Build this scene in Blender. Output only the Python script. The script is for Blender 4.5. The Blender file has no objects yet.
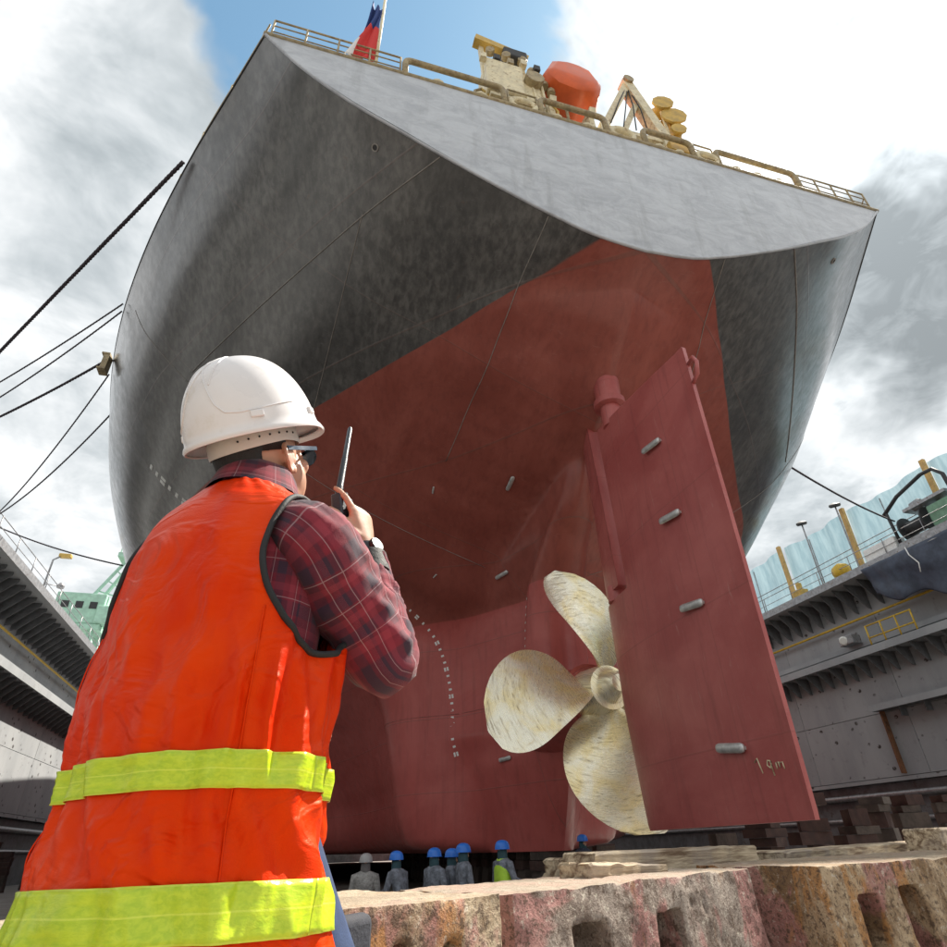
import bpy, bmesh, math, random
import numpy as np
from mathutils import Vector, Matrix, noise as mnoise
random.seed(7); np.random.seed(7)
R = math.radians
sc = bpy.context.scene
COL = sc.collection

# ------------------------------------------------------------------ camera
CAM = Vector((0.0, 0.0, 1.65))
CR = Vector((0.96094615, -0.27513816, -0.02969009))
CU = Vector((-0.12153367, -0.5159691, 0.84794189))
CF = Vector((0.24862034, 0.81121815, 0.52925707))
cd = bpy.data.cameras.new('camera'); cam = bpy.data.objects.new('camera', cd); COL.objects.link(cam)
cd.sensor_width = 36; cd.sensor_fit = 'HORIZONTAL'; cd.lens = 36 * 600 / 947
cd.clip_start = 0.05; cd.clip_end = 4000
m = Matrix.Identity(4)
for i in range(3):
    m[i][0] = CR[i]; m[i][1] = CU[i]; m[i][2] = -CF[i]; m[i][3] = CAM[i]
cam.matrix_world = m
sc.camera = cam

# ------------------------------------------------------------------ light
SUN_AZ, SUN_EL = R(68), R(53)       # azimuth clockwise from +Y
SUND = Vector((math.sin(SUN_AZ) * math.cos(SUN_EL), math.cos(SUN_AZ) * math.cos(SUN_EL), math.sin(SUN_EL)))
sd = bpy.data.lights.new('sun', 'SUN'); so = bpy.data.objects.new('sun', sd); COL.objects.link(so)
sd.energy = 4.2; sd.angle = R(0.9); sd.color = (1.0, 0.93, 0.82)
so.rotation_euler = SUND.to_track_quat('Z', 'Y').to_euler()
so.location = (30, 10, 60)
sc.view_settings.view_transform = 'Standard'; sc.view_settings.look = 'None'
sc.view_settings.gamma = 1.0; sc.view_settings.use_curve_mapping = False
sc.view_settings.exposure = 1.22
sc.cycles.use_denoising = True
sc.cycles.max_bounces = 6; sc.cycles.diffuse_bounces = 4
sc.cycles.sample_clamp_indirect = 8

# ------------------------------------------------------------------ sky
w = bpy.data.worlds.new('World'); sc.world = w; w.use_nodes = True
nt = w.node_tree; N = nt.nodes; L = nt.links; N.clear()
def wn(t, **k):
    n = N.new(t)
    for a, b in k.items(): setattr(n, a, b)
    return n
def wmath(op, a, b=None, c=None, clamp=False):
    n = wn('ShaderNodeMath', operation=op); n.use_clamp = clamp
    for i, x in enumerate((a, b, c)):
        if x is None: continue
        if isinstance(x, (int, float)): n.inputs[i].default_value = x
        else: L.new(x, n.inputs[i])
    return n.outputs[0]
sky = wn('ShaderNodeTexSky', sky_type='NISHITA'); sky.sun_disc = False
sky.sun_elevation = SUN_EL; sky.sun_rotation = SUN_AZ
sky.air_density = 1.0; sky.dust_density = 0.4; sky.ozone_density = 1.0
tc = wn('ShaderNodeTexCoord'); sep = wn('ShaderNodeSeparateXYZ'); L.new(tc.outputs['Generated'], sep.inputs[0])
zz = wmath('ADD', wmath('MAXIMUM', sep.outputs[2], 0.0), 0.22)
px = wmath('DIVIDE', sep.outputs[0], zz); py = wmath('DIVIDE', sep.outputs[1], zz)
cmb = wn('ShaderNodeCombineXYZ'); L.new(px, cmb.inputs[0]); L.new(py, cmb.inputs[1])
def wnoise(scale, detail, rough, loc, dist=0.0):
    mp = wn('ShaderNodeMapping'); mp.inputs['Location'].default_value = loc; L.new(cmb.outputs[0], mp.inputs[0])
    n = wn('ShaderNodeTexNoise'); n.inputs['Scale'].default_value = scale; n.inputs['Detail'].default_value = detail
    n.inputs['Roughness'].default_value = rough; n.inputs['Distortion'].default_value = dist
    L.new(mp.outputs[0], n.inputs['Vector']); return n.outputs[0]
def ramp(x, lo, hi):
    n = wn('ShaderNodeMapRange', interpolation_type='SMOOTHSTEP'); L.new(x, n.inputs[0])
    n.inputs[1].default_value = lo; n.inputs[2].default_value = hi; n.inputs[3].default_value = 0; n.inputs[4].default_value = 1
    return n.outputs[0]
def lobe(d, lo, hi):               # soft disc of sky round a direction
    v = wn('ShaderNodeVectorMath', operation='DOT_PRODUCT'); L.new(tc.outputs['Generated'], v.inputs[0])
    v.inputs[1].default_value = Vector(d).normalized(); return ramp(v.outputs['Value'], lo, hi)
n_big = wnoise(1.5, 5, 0.58, (3.1, 1.7, 0), 0.25)
n_fine = wnoise(4.2, 5, 0.62, (0.4, 5.2, 0), 0.4)
shape = wmath('ADD', wmath('MULTIPLY', n_big, 0.62), wmath('MULTIPLY', n_fine, 0.38))
gap = lobe((0.0, 0.35, 0.935), 0.935, 0.997)          # the one blue opening in the cloud
shape_g = wmath('SUBTRACT', wmath('ADD', wmath('MULTIPLY', shape, 1.6), -0.3), wmath('MULTIPLY', gap, 0.52))
cover = ramp(shape_g, 0.10, 0.22)
sund = wn('ShaderNodeVectorMath', operation='DOT_PRODUCT'); L.new(tc.outputs['Generated'], sund.inputs[0]); sund.inputs[1].default_value = SUND
aur = wmath('POWER', wmath('MAXIMUM', sund.outputs['Value'], 0.0), 30.0)
aur2 = wmath('POWER', wmath('MAXIMUM', sund.outputs['Value'], 0.0), 5.0)
thick = ramp(wmath('ADD', wmath('MULTIPLY', wnoise(1.15, 5, 0.6, (7.3, 2.2, 0), 0.3), 0.6), wmath('MULTIPLY', n_fine, 0.4)), 0.36, 0.66)
bank = wmath('MULTIPLY', lobe((0.76, 0.28, 0.60), 0.93, 0.995), ramp(n_big, 0.30, 0.52))       # the grey bank right of the sun
thick = wmath('MAXIMUM', thick, bank)
n_vf = wnoise(11.0, 4, 0.65, (2.4, 1.2, 0), 0.5)
thick = wmath('ADD', thick, wmath('MULTIPLY', wmath('SUBTRACT', n_vf, 0.5), 0.55), clamp=True)
lum = wmath('SUBTRACT', wmath('ADD', wmath('MULTIPLY', thick, -0.27), 0.52), wmath('MULTIPLY', bank, 0.09))
glow = wmath('ADD', wmath('MULTIPLY', aur, 1.0), wmath('MULTIPLY', aur2, 0.12))
lum = wmath('ADD', lum, wmath('MULTIPLY', glow, wmath('ADD', wmath('MULTIPLY', thick, -0.92), 1.0)))
ccol = wn('ShaderNodeMix', data_type='RGBA'); L.new(thick, ccol.inputs[0])
ccol.inputs[6].default_value = (1.0, 1.0, 1.0, 1); ccol.inputs[7].default_value = (0.86, 0.95, 1.0, 1)
cl = wn('ShaderNodeVectorMath', operation='SCALE'); L.new(ccol.outputs[2], cl.inputs[0]); L.new(lum, cl.inputs['Scale'])
sk = wn('ShaderNodeVectorMath', operation='SCALE'); L.new(sky.outputs[0], sk.inputs[0]); sk.inputs['Scale'].default_value = 0.10
skt = wn('ShaderNodeVectorMath', operation='MULTIPLY'); L.new(sk.outputs[0], skt.inputs[0]); skt.inputs[1].default_value = (0.95, 1.12, 0.95)
mixs = wn('ShaderNodeMix', data_type='RGBA'); L.new(cover, mixs.inputs[0]); L.new(skt.outputs[0], mixs.inputs[6]); L.new(cl.outputs[0], mixs.inputs[7])
bg = wn('ShaderNodeBackground'); L.new(mixs.outputs[2], bg.inputs[0]); bg.inputs[1].default_value = 1.0
out = wn('ShaderNodeOutputWorld'); L.new(bg.outputs[0], out.inputs[0])

# ------------------------------------------------------------------ helpers
WORLD = {}
def wmat(o): return WORLD.get(o.name, Matrix.Identity(4))
def place(o, parent=None, M=None):
    """link o so that its world matrix is M (identity when left out)"""
    M = M or Matrix.Identity(4)
    COL.objects.link(o)
    if parent is not None:
        o.parent = parent; o.matrix_parent_inverse = wmat(parent).inverted()
    o.matrix_basis = M
    WORLD[o.name] = M
    return o
def tag(o, label=None, cat=None, group=None, kind=None):
    if label: o['label'] = label
    if cat: o['category'] = cat
    if group: o['group'] = group
    if kind: o['kind'] = kind
    return o
def empty(name, loc, label=None, cat=None, group=None):
    o = bpy.data.objects.new(name, None); o.empty_display_size = 0.2
    place(o, None, Matrix.Translation(Vector(loc))); return tag(o, label, cat, group)
class MB:
    def __init__(s): s.v = []; s.f = []; s.mi = []; s.cm = 0
    def add(s, vs, fs):
        n = len(s.v); s.v += [tuple(map(float, p)) for p in vs]
        for f in fs: s.f.append(tuple(i + n for i in f)); s.mi.append(s.cm)
    def box(s, c, size, M=None, taper=1.0):
        c = Vector(c); a, b, d = [x / 2 for x in size]; vs = []
        for sz in (-1, 1):
            k = taper if sz > 0 else 1.0
            for sx, sy in ((-1, -1), (1, -1), (1, 1), (-1, 1)):
                p = Vector((sx * a * k, sy * b * k, sz * d))
                vs.append((M @ p if M else p) + c)
        s.add(vs, [(3, 2, 1, 0), (4, 5, 6, 7), (0, 1, 5, 4), (1, 2, 6, 5), (2, 3, 7, 6), (3, 0, 4, 7)])
    def bar(s, p, q, w, h=None, up=(0, 0, 1)):
        p = Vector(p); q = Vector(q); h = h or w; d = (q - p); l = d.length; d.normalize()
        u = Vector(up)
        if abs(d.dot(u)) > 0.98: u = Vector((1, 0, 0))
        x = d.cross(u).normalized(); y = x.cross(d)
        M = Matrix((x, y, d)).transposed()
        s.box((p + q) / 2, (w, h, l), M)
    def tube(s, pts, r, seg=8, cap=True):
        pts = [Vector(p) for p in pts]; n = len(pts)
        rs = r if hasattr(r, '__len__') else [r] * n
        t0 = (pts[1] - pts[0]).normalized(); u = Vector((0, 0, 1))
        if abs(t0.dot(u)) > 0.95: u = Vector((1, 0, 0))
        x = t0.cross(u).normalized(); rings = []
        for i in range(n):
            t = (pts[min(i + 1, n - 1)] - pts[max(i - 1, 0)]).normalized()
            x = (x - t * x.dot(t)).normalized(); y = t.cross(x)
            rings.append([pts[i] + (x * math.cos(k * 2 * math.pi / seg) + y * math.sin(k * 2 * math.pi / seg)) * rs[i] for k in range(seg)])
        s.loft(rings, True, cap)
    def loft(s, rings, closed=True, cap=True):
        n = len(rings[0]); vs = [p for r in rings for p in r]; fs = []
        for i in range(len(rings) - 1):
            for k in range(n if closed else n - 1):
                k2 = (k + 1) % n
                fs.append((i * n + k, i * n + k2, (i + 1) * n + k2, (i + 1) * n + k))
        if cap:
            fs.append(tuple(range(n))[::-1]); fs.append(tuple((len(rings) - 1) * n + k for k in range(n)))
        s.add(vs, fs)
    def lathe(s, prof, c, axis=(0, 0, 1), seg=16, cap=True):
        c = Vector(c); a = Vector(axis).normalized(); u = Vector((0, 0, 1)) if abs(a.z) < 0.9 else Vector((1, 0, 0))
        x = a.cross(u).normalized(); y = a.cross(x)
        s.loft([[c + a * h + (x * math.cos(k * 2 * math.pi / seg) + y * math.sin(k * 2 * math.pi / seg)) * max(r, 1e-4) for k in range(seg)] for r, h in prof], True, cap)
    def mesh(s, name, mats=None, smooth=False, angle=None, fix=True):
        me = bpy.data.meshes.new(name); me.from_pydata(s.v, [], s.f)
        if mats:
            for x in (mats if isinstance(mats, (list, tuple)) else [mats]): me.materials.append(x)
        if any(s.mi): me.polygons.foreach_set('material_index', s.mi)
        if fix:
            bm = bmesh.new(); bm.from_mesh(me); bmesh.ops.recalc_face_normals(bm, faces=bm.faces); bm.to_mesh(me); bm.free()
        if smooth:
            me.polygons.foreach_set('use_smooth', [True] * len(me.polygons))
            if angle: me.set_sharp_from_angle(angle=R(angle))
        me.update(); return me
    def build(s, name, mat, parent=None, smooth=False, angle=None, M=None, fix=True):
        return place(bpy.data.objects.new(name, s.mesh(name, mat, smooth, angle, fix)), parent, M)
def inst(name, me, parent, M):
    return place(bpy.data.objects.new(name, me), parent, M)
def bevel(o, wdt, seg=2, angle=40):
    bm = bmesh.new(); bm.from_mesh(o.data); bm.normal_update()
    es = [e for e in bm.edges if e.is_manifold and e.calc_face_angle(0) > R(angle)]
    bmesh.ops.bevel(bm, geom=es, offset=wdt, segments=seg, affect='EDGES', clamp_overlap=True, profile=0.5)
    bm.to_mesh(o.data); bm.free(); o.data.update(); return o
def ell(b, c, rad, F=None, seg=16, ring=10):
    F = F or Matrix.Identity(3); c = Vector(c); rings = []
    for j in range(1, ring):
        a = math.pi * j / ring - math.pi / 2
        rings.append([c + F @ Vector((rad[0] * math.cos(a) * math.cos(k * 2 * math.pi / seg), rad[1] * math.cos(a) * math.sin(k * 2 * math.pi / seg), rad[2] * math.sin(a))) for k in range(seg)])
    n0 = len(b.v); b.loft(rings, True, True)
def remesh(b, name, vox, smooth=4, mats=None):
    o = bpy.data.objects.new('tmp', b.mesh('tmp')); COL.objects.link(o)
    m_ = o.modifiers.new('r', 'REMESH'); m_.mode = 'VOXEL'; m_.voxel_size = vox; m_.adaptivity = 0
    if smooth: s_ = o.modifiers.new('s', 'SMOOTH'); s_.factor = 0.5; s_.iterations = smooth
    dg = bpy.context.evaluated_depsgraph_get(); me = bpy.data.meshes.new_from_object(o.evaluated_get(dg)); me.name = name
    bpy.data.objects.remove(o, do_unlink=True); me.materials.clear()
    for x_ in mats or []: me.materials.append(x_)
    me.polygons.foreach_set('use_smooth', [True] * len(me.polygons)); return me
def T(x, y, z): return Matrix.Translation((x, y, z))
def RZ(a): return Matrix.Rotation(a, 4, 'Z')

# ------------------------------------------------------------------ materials
class NT:
    """small node helper for materials"""
    def __init__(s, name):
        s.m = bpy.data.materials.new(name); s.m.use_nodes = True; s.n = s.m.node_tree.nodes; s.l = s.m.node_tree.links
        s.n.clear(); s.out = s.n.new('ShaderNodeOutputMaterial'); s.p = s.n.new('ShaderNodeBsdfPrincipled')
        s.l.new(s.p.outputs[0], s.out.inputs[0]); s.co = s.n.new('ShaderNodeTexCoord')
        s.obj = s.co.outputs['Object']; s.uv = s.co.outputs['UV']
    def lk(s, x, sock):
        if isinstance(x, (int, float)): sock.default_value = x
        elif isinstance(x, (tuple, list)): sock.default_value = tuple(x) + ((1,) if len(x) == 3 and len(sock.default_value) == 4 else ())
        else: s.l.new(x, sock)
    def math(s, op, a, b=None, c=None, clamp=False):
        n = s.n.new('ShaderNodeMath'); n.operation = op; n.use_clamp = clamp
        for i, x in enumerate((a, b, c)):
            if x is not None: s.lk(x, n.inputs[i])
        return n.outputs[0]
    def xyz(s, vec):
        n = s.n.new('ShaderNodeSeparateXYZ'); s.l.new(vec, n.inputs[0]); return n.outputs
    def map(s, vec, scale=(1, 1, 1), loc=(0, 0, 0), rot=(0, 0, 0)):
        n = s.n.new('ShaderNodeMapping'); s.l.new(vec, n.inputs[0]); n.inputs['Scale'].default_value = scale
        n.inputs['Location'].default_value = loc; n.inputs['Rotation'].default_value = rot; return n.outputs[0]
    def noise(s, vec, scale, detail=5, rough=0.55, dist=0.0):
        n = s.n.new('ShaderNodeTexNoise'); s.l.new(vec, n.inputs['Vector']); n.inputs['Scale'].default_value = scale
        n.inputs['Detail'].default_value = detail; n.inputs['Roughness'].default_value = rough; n.inputs['Distortion'].default_value = dist
        return n.outputs[0]
    def ramp(s, x, lo, hi, a=0.0, b=1.0):
        n = s.n.new('ShaderNodeMapRange'); n.interpolation_type = 'SMOOTHSTEP'; s.lk(x, n.inputs[0])
        for i, q in enumerate((lo, hi, a, b)): n.inputs[i + 1].default_value = q
        return n.outputs[0]
    def mix(s, f, a, b, blend='MIX'):
        n = s.n.new('ShaderNodeMix'); n.data_type = 'RGBA'; n.blend_type = blend
        s.lk(f, n.inputs[0]); s.lk(a, n.inputs[6]); s.lk(b, n.inputs[7]); return n.outputs[2]
    def bump(s, h, strength=0.3, dist=0.02):
        n = s.n.new('ShaderNodeBump'); s.lk(h, n.inputs['Height']); n.inputs['Strength'].default_value = strength
        n.inputs['Distance'].default_value = dist; s.l.new(n.outputs[0], s.p.inputs['Normal']); return n
    def set(s, col=None, rough=None, metal=None, spec=None):
        if col is not None: s.lk(col, s.p.inputs['Base Color'])
        if rough is not None: s.lk(rough, s.p.inputs['Roughness'])
        if metal is not None: s.lk(metal, s.p.inputs['Metallic'])
        if spec is not None: s.lk(spec, s.p.inputs['Specular IOR Level'])
        return s.m
def simple(name, col, rough=0.6, metal=0.0, var=0.25, scale=3.0, bump=0.1, bscale=None, bd=0.01, dirt=None):
    t = NT(name); nz = t.noise(t.obj, scale, 6, 0.6)
    d = tuple(c * (1 - var) for c in col); b = tuple(min(1, c * (1 + var)) for c in col)
    c = t.mix(t.ramp(nz, 0.3, 0.7), d, b)
    if dirt: c = t.mix(t.ramp(t.noise(t.obj, scale * 2.3, 8, 0.68), 0.52, 0.7), c, dirt)
    if bump: t.bump(t.noise(t.obj, bscale or scale * 8, 6, 0.6), bump, bd)
    return t.set(c, t.ramp(nz, 0.2, 0.8, max(0.05, rough - 0.08), min(1, rough + 0.08)), metal)
M = {}
# measured places of the anodes and side marks on the ship
AN_RUD = [(1.46, 9.97, 4.4, 0.46), (1.36, 7.94, 4.25, 0.46), (1.32, 5.82, 5.4, 0.5), (1.16, 3.06, 5.2, 0.48)]
AN_TILT = 0.12
AN_HULL = [(7.69, 12.38, (0.35, -0.15, 1, 0.9)), (10.71, 10.24, (0.25, -1, 0, 0.9)), (11.9, 4.15, (0.1, 1, -0.03, 0.8)), (9.16, 12.61, (0.3, 0.0, 1, 0.4)), (11.91, 10.48, (0.2, -1, 0, 0.3))]
SIDE_MARKS = [(16.5, 16.5 - 0.32 * k) for k in range(8)]
# ================================================================== setting: dock floor and ground
t = NT('dock_floor_paint')
n1 = t.noise(t.obj, 0.6, 8, 0.65); n2 = t.noise(t.obj, 6, 6, 0.6)
c = t.mix(t.ramp(n1, 0.35, 0.65), (0.22, 0.21, 0.195), (0.15, 0.14, 0.13)); c = t.mix(t.ramp(n2, 0.5, 0.75), c, (0.20, 0.12, 0.08))
t.bump(n2, 0.3, 0.02); M['floor'] = t.set(c, 0.75)
M['land'] = simple('harbour_ground', (0.2, 0.19, 0.17), 0.9, scale=0.05, bump=0)
b = MB(); b.add([(-1500, -1500, -0.6), (1500, -1500, -0.6), (1500, 1500, -0.6), (-1500, 1500, -0.6)], [(0, 1, 2, 3)])
tag(b.build('ground', M['land']), kind='structure')
b = MB(); b.box((12, 65, -0.25), (100, 200, 0.5)); tag(b.build('dock_floor', M['floor']), kind='structure')

# ================================================================== the ship
X0, Y0, SK = 8.0, 9.05, 0.05
def W(u, v, z): return Vector((X0 + u + v * SK, Y0 + v, z))
DECK = 21.5
ST = [  # station v, section points (half breadth, z) from the centre line up to the deck
 (0,  [(0, 15.6), (1.3, 15.74), (2.5, 16.13), (4.1, 16.84), (5.85, 17.72), (7, 18.35), (8.35, 19.1), (9.8, 20.2), (11, 21.5)]),
 (2,  [(0, 14.3), (1.6, 14.95), (3.3, 15.65), (5.4, 16.5), (7.6, 17.7), (10, 19.4), (12.2, 21.5)]),
 (4,  [(0, 12.95), (2.4, 14.0), (5, 15.4), (7, 16.3), (9.2, 17.7), (11.6, 19.5), (13.4, 21.5)]),
 (6,  [(0, 12.05), (2.2, 13.1), (4.6, 14.3), (6.85, 15.25), (8.8, 16.3), (10.8, 17.75), (13.0, 19.5), (14.52, 21.5)]),
 (8,  [(0, 11.7), (2, 12.3), (5, 13.5), (8.5, 15.1), (10.4, 16.25), (12.2, 17.7), (14.25, 19.6), (15.56, 21.5)]),
 (10, [(0, 10.7), (2, 11.3), (5, 12.35), (8, 13.85), (10.1, 15.0), (12, 16.25), (13.6, 17.7), (15.4, 19.6), (16.5, 21.5)]),
 (12, [(0, 9.0), (2.5, 9.8), (5, 11.0), (8.5, 12.9), (11.5, 14.8), (13.3, 16.2), (14.9, 17.7), (16.5, 19.6), (17.35, 21.5)]),
 (14, [(0, 1.5), (2.1, 1.7), (2.5, 4.0), (2.65, 5.6), (2.9, 7.2), (3.4, 8.6), (4.6, 9.9), (8, 12.1), (12.6, 14.65), (15.9, 17.7), (17.4, 19.6), (18.1, 21.5)]),
 (20, [(0, 1.5), (3.0, 1.7), (3.9, 4), (4.7, 6.5), (7.0, 9.5), (11.2, 12.3), (15.5, 14.6), (18.4, 17.7), (19.4, 19.6), (19.85, 21.5)]),
 (30, [(0, 1.5), (4.8, 1.6), (6.2, 4), (8.4, 7), (13, 11), (17.8, 14.6), (20.5, 17.7), (21.2, 19.6), (21.4, 21.5)]),
 (45, [(0, 1.5), (16, 1.6), (19, 3.2), (20.3, 6), (21, 10), (21.4, 14.6), (21.9, 17.7), (22.0, 21.5)]),
 (100, [(0, 1.5), (16, 1.6), (19, 3.2), (20.3, 6), (21, 10), (21.4, 14.6), (21.9, 17.7), (22.0, 21.5)]),
 (130, [(0, 1.5), (0.1, 1.6), (0.2, 10), (1.0, 17.7), (3.0, 21.5)]),
]
def pchip(x, xs, ys):
    xs = np.asarray(xs, float); ys = np.asarray(ys, float); h = np.diff(xs); dl = np.diff(ys) / h
    d = np.zeros_like(ys)
    for i in range(1, len(xs) - 1):
        if dl[i - 1] * dl[i] > 0:
            w1 = 2 * h[i] + h[i - 1]; w2 = h[i] + 2 * h[i - 1]; d[i] = (w1 + w2) / (w1 / dl[i - 1] + w2 / dl[i])
    d[0] = dl[0]; d[-1] = dl[-1]
    x = np.asarray(x, float); k = np.clip(np.searchsorted(xs, x) - 1, 0, len(xs) - 2)
    tt = (x - xs[k]) / h[k]; tt = np.clip(tt, 0, 1)
    r = (2 * tt**3 - 3 * tt**2 + 1) * ys[k] + (tt**3 - 2 * tt**2 + tt) * h[k] * d[k] + (-2 * tt**3 + 3 * tt**2) * ys[k + 1] + (tt**3 - tt**2) * h[k] * d[k + 1]
    lo = x < xs[0]; hi = x > xs[-1]
    r = np.where(lo, ys[0] + (x - xs[0]) * dl[0], r); r = np.where(hi, ys[-1], r); return r
def spline(x, xs, ys):                # C1 cubic with averaged slopes
    xs = np.asarray(xs, float); ys = np.asarray(ys, float); h = np.diff(xs); dl = np.diff(ys) / h
    d = np.zeros_like(ys); d[0] = dl[0]; d[-1] = dl[-1]
    d[1:-1] = (h[1:] * dl[:-1] + h[:-1] * dl[1:]) / (h[1:] + h[:-1])
    x = np.asarray(x, float); k = np.clip(np.searchsorted(xs, x) - 1, 0, len(xs) - 2); tt = np.clip((x - xs[k]) / h[k], 0, 1)
    return (2 * tt**3 - 3 * tt**2 + 1) * ys[k] + (tt**3 - 2 * tt**2 + tt) * h[k] * d[k] + (-2 * tt**3 + 3 * tt**2) * ys[k + 1] + (tt**3 - tt**2) * h[k] * d[k + 1]
SV = [s[0] for s in ST]
def sect(i, z):
    pts = ST[i][1]; return pchip(z, [p[1] for p in pts], [p[0] for p in pts])
_cache = {}
def main_b(v, z):                     # z scalar, v array
    k = round(float(z), 4)
    if k not in _cache: _cache[k] = np.maximum([float(sect(i, z)) for i in range(len(ST))], -3.0)
    return spline(v, SV, _cache[k])
FZ = [1.4, 3.0, 4.4, 5.25, 6.5, 7.5, 9.0, 10.3, 11.0, 12.0, 13.0, 15.0]
FA = [10.9, 10.0, 9.4, 9.0, 9.0, 8.9, 8.4, 7.2, 6.2, 5.6, 5.4, 5.3]
FN = [0.28, 0.30, 0.40, 0.55, 0.55, 0.50, 0.45, 0.40, 0.40, 0.4, 0.4, 0.4]
FS = [0.42, 0.46, 0.46, 0.46, 0.46, 0.48, 0.50, 0.42, 0.30, 0.2, 0.15, 0.1]
def fin_b(v, z):
    va = float(pchip(z, FZ, FA)); n = float(pchip(z, FZ, FN)); s = float(pchip(z, FZ, FS))
    d = np.asarray(v, float) - va
    bu = float(np.interp(z, [4.0, 5.3, 6.5, 9.3, 10.6, 12.5], [0, 0.45, 0.60, 0.62, 0.4, 0]))
    r = n * np.sqrt(np.clip(d / 0.45, 0, 1)) + s * (1 + 0.75 * bu) * np.clip(d - 0.1 - 3.1 * bu, 0, 4.6) + bu * np.sqrt(np.clip(d / 0.8, 0, 1)) * np.exp(-np.clip(d - 0.8, 0, 9) ** 2 / 0.9)
    return np.where(d < 0, d * 8, r)
def half(v, z):
    v = np.asarray(v, float); a = main_b(v, z); f = fin_b(v, z); big = np.maximum(a, f)
    k = 0.5 * np.clip((14.2 - z) / 3.0, 0, 1) * np.clip(big / 0.8, 0, 1) * np.clip((19 - v) / 5, 0, 1) + 1e-4
    h = np.clip(0.5 + 0.5 * (a - f) / k, 0, 1)
    return np.where(big > 0, f * (1 - h) + a * h + k * h * (1 - h), big) if z < 14.2 else a
def vstart(z):
    g = np.linspace(0, 14, 1401); bb = half(g, z); i = int(np.argmax(bb > 0)); 
    if i == 0: return 0.0
    f = bb[i - 1] / (bb[i - 1] - bb[i]); return float(g[i - 1] + (g[i] - g[i - 1]) * f)
def hp(v, z, side=-1, off=0.0):        # a point on the shell, pushed out by off
    bb = float(half(np.array([v]), z)[0]); e = 0.05
    if off:
        b2 = float(half(np.array([v + e]), z)[0]); b3 = float(half(np.array([v]), z + e)[0])
        nn = Vector((side, -(b2 - bb) / e, -(b3 - bb) / e)).normalized() * off
    else: nn = Vector((0, 0, 0))
    return W(side * bb + nn.x, v + nn.y, z + nn.z)

# ---- hull paint
t = NT('hull_paint')
x, y, z = t.xyz(t.obj)
wob = t.math('MULTIPLY', t.math('SUBTRACT', t.noise(t.obj, 0.9, 4, 0.6), 0.5), 0.03)
vv_ = t.math('MINIMUM', t.math('SUBTRACT', y, 9.05), 12.0)
def curve(x_, pts):                    # painted line height along the ship
    n = t.n.new('ShaderNodeFloatCurve'); cv = n.mapping.curves[0]
    for i, (q, r_) in enumerate(pts):
        if i == 0: cv.points[0].location = (q, r_)
        elif i == len(pts) - 1: cv.points[-1].location = (q, r_)
        else: cv.points.new(q, r_)
    for q in cv.points: q.handle_type = 'AUTO'
    n.mapping.update(); t.lk(x_, n.inputs['Value']); return n.outputs[0]
fv_ = t.math('DIVIDE', vv_, 12.0, None, True)
lp = curve(fv_, [(q / 12, (r_ - 14) / 2.5) for q, r_ in ((0, 15.74), (0.9, 15.69), (1.8, 15.59), (2.7, 15.45), (3.7, 15.35), (4.8, 15.245), (6, 15.16), (7.25, 15.08), (8.65, 15.01), (12, 14.85))])
ls = curve(fv_, [(q / 12, (r_ - 14) / 2.5) for q, r_ in ((0, 16.0), (1.25, 15.9), (2.6, 15.72), (4.5, 15.4), (6.25, 15.13), (9, 14.85), (12, 14.7))])
us_ = t.ramp(t.math('SUBTRACT', t.math('SUBTRACT', x, 8.0), t.math('MULTIPLY', vv_, 0.05)), -0.8, 0.8)
lz_ = t.math('ADD', t.math('MULTIPLY', lp, t.math('SUBTRACT', 1.0, us_)), t.math('MULTIPLY', ls, us_))
zz_ = t.math('ADD', t.math('SUBTRACT', z, t.math('ADD', t.math('MULTIPLY', lz_, 2.5), 14.0)), t.math('MULTIPLY', wob, 0.5))
is_red = t.ramp(zz_, -0.012, 0.012, 1, 0)
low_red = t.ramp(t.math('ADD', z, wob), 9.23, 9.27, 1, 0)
st = t.noise(t.map(t.obj, (5.0, 2.6, 0.22), rot=(0.45, 0.0, 0)), 1.2, 6, 0.62, 0.25)       # run-off streaks
blot = t.noise(t.map(t.obj, (0.5, 0.25, 0.4)), 0.9, 6, 0.66, 0.6)
fine = t.noise(t.obj, 7, 6, 0.65)
scr = t.noise(t.map(t.obj, (1.5, 9, 9), rot=(0.3, 0.2, 0.5)), 1.4, 5, 0.65, 0.4)          # scuffs and scrapes
def line(c_, per, ph, wd): return t.ramp(t.math('ABSOLUTE', t.math('SUBTRACT', t.math('FRACT', t.math('ADD', t.math('DIVIDE', c_, per), ph)), 0.5)), wd, wd * 2.2, 1, 0)
seams_ = t.math('MAXIMUM', line(z, 2.45, 0.13, 0.004), line(y, 6.2, 0.35, 0.0016))
top = t.mix(t.ramp(st, 0.32, 0.70), (0.044, 0.042, 0.040), (0.125, 0.120, 0.114))
top = t.mix(t.math('MULTIPLY', t.ramp(blot, 0.46, 0.66), 0.6), top, (0.018, 0.017, 0.017))
top = t.mix(t.math('MULTIPLY', t.ramp(fine, 0.45, 0.8), 0.18), top, (0.13, 0.118, 0.105))
top = t.mix(t.math('MULTIPLY', t.ramp(scr, 0.60, 0.72), 0.45), top, (0.15, 0.15, 0.15))
rustm = t.math('MULTIPLY', t.ramp(t.noise(t.map(t.obj, (4, 2.2, 0.25), (2, 3, 1), (0.3, 0, 0)), 1.0, 6, 0.7, 0.2), 0.62, 0.74), 0.5)
top = t.mix(rustm, top, (0.10, 0.05, 0.025))
red = t.mix(t.ramp(blot, 0.35, 0.7), (0.27, 0.070, 0.052), (0.35, 0.102, 0.078))
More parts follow.
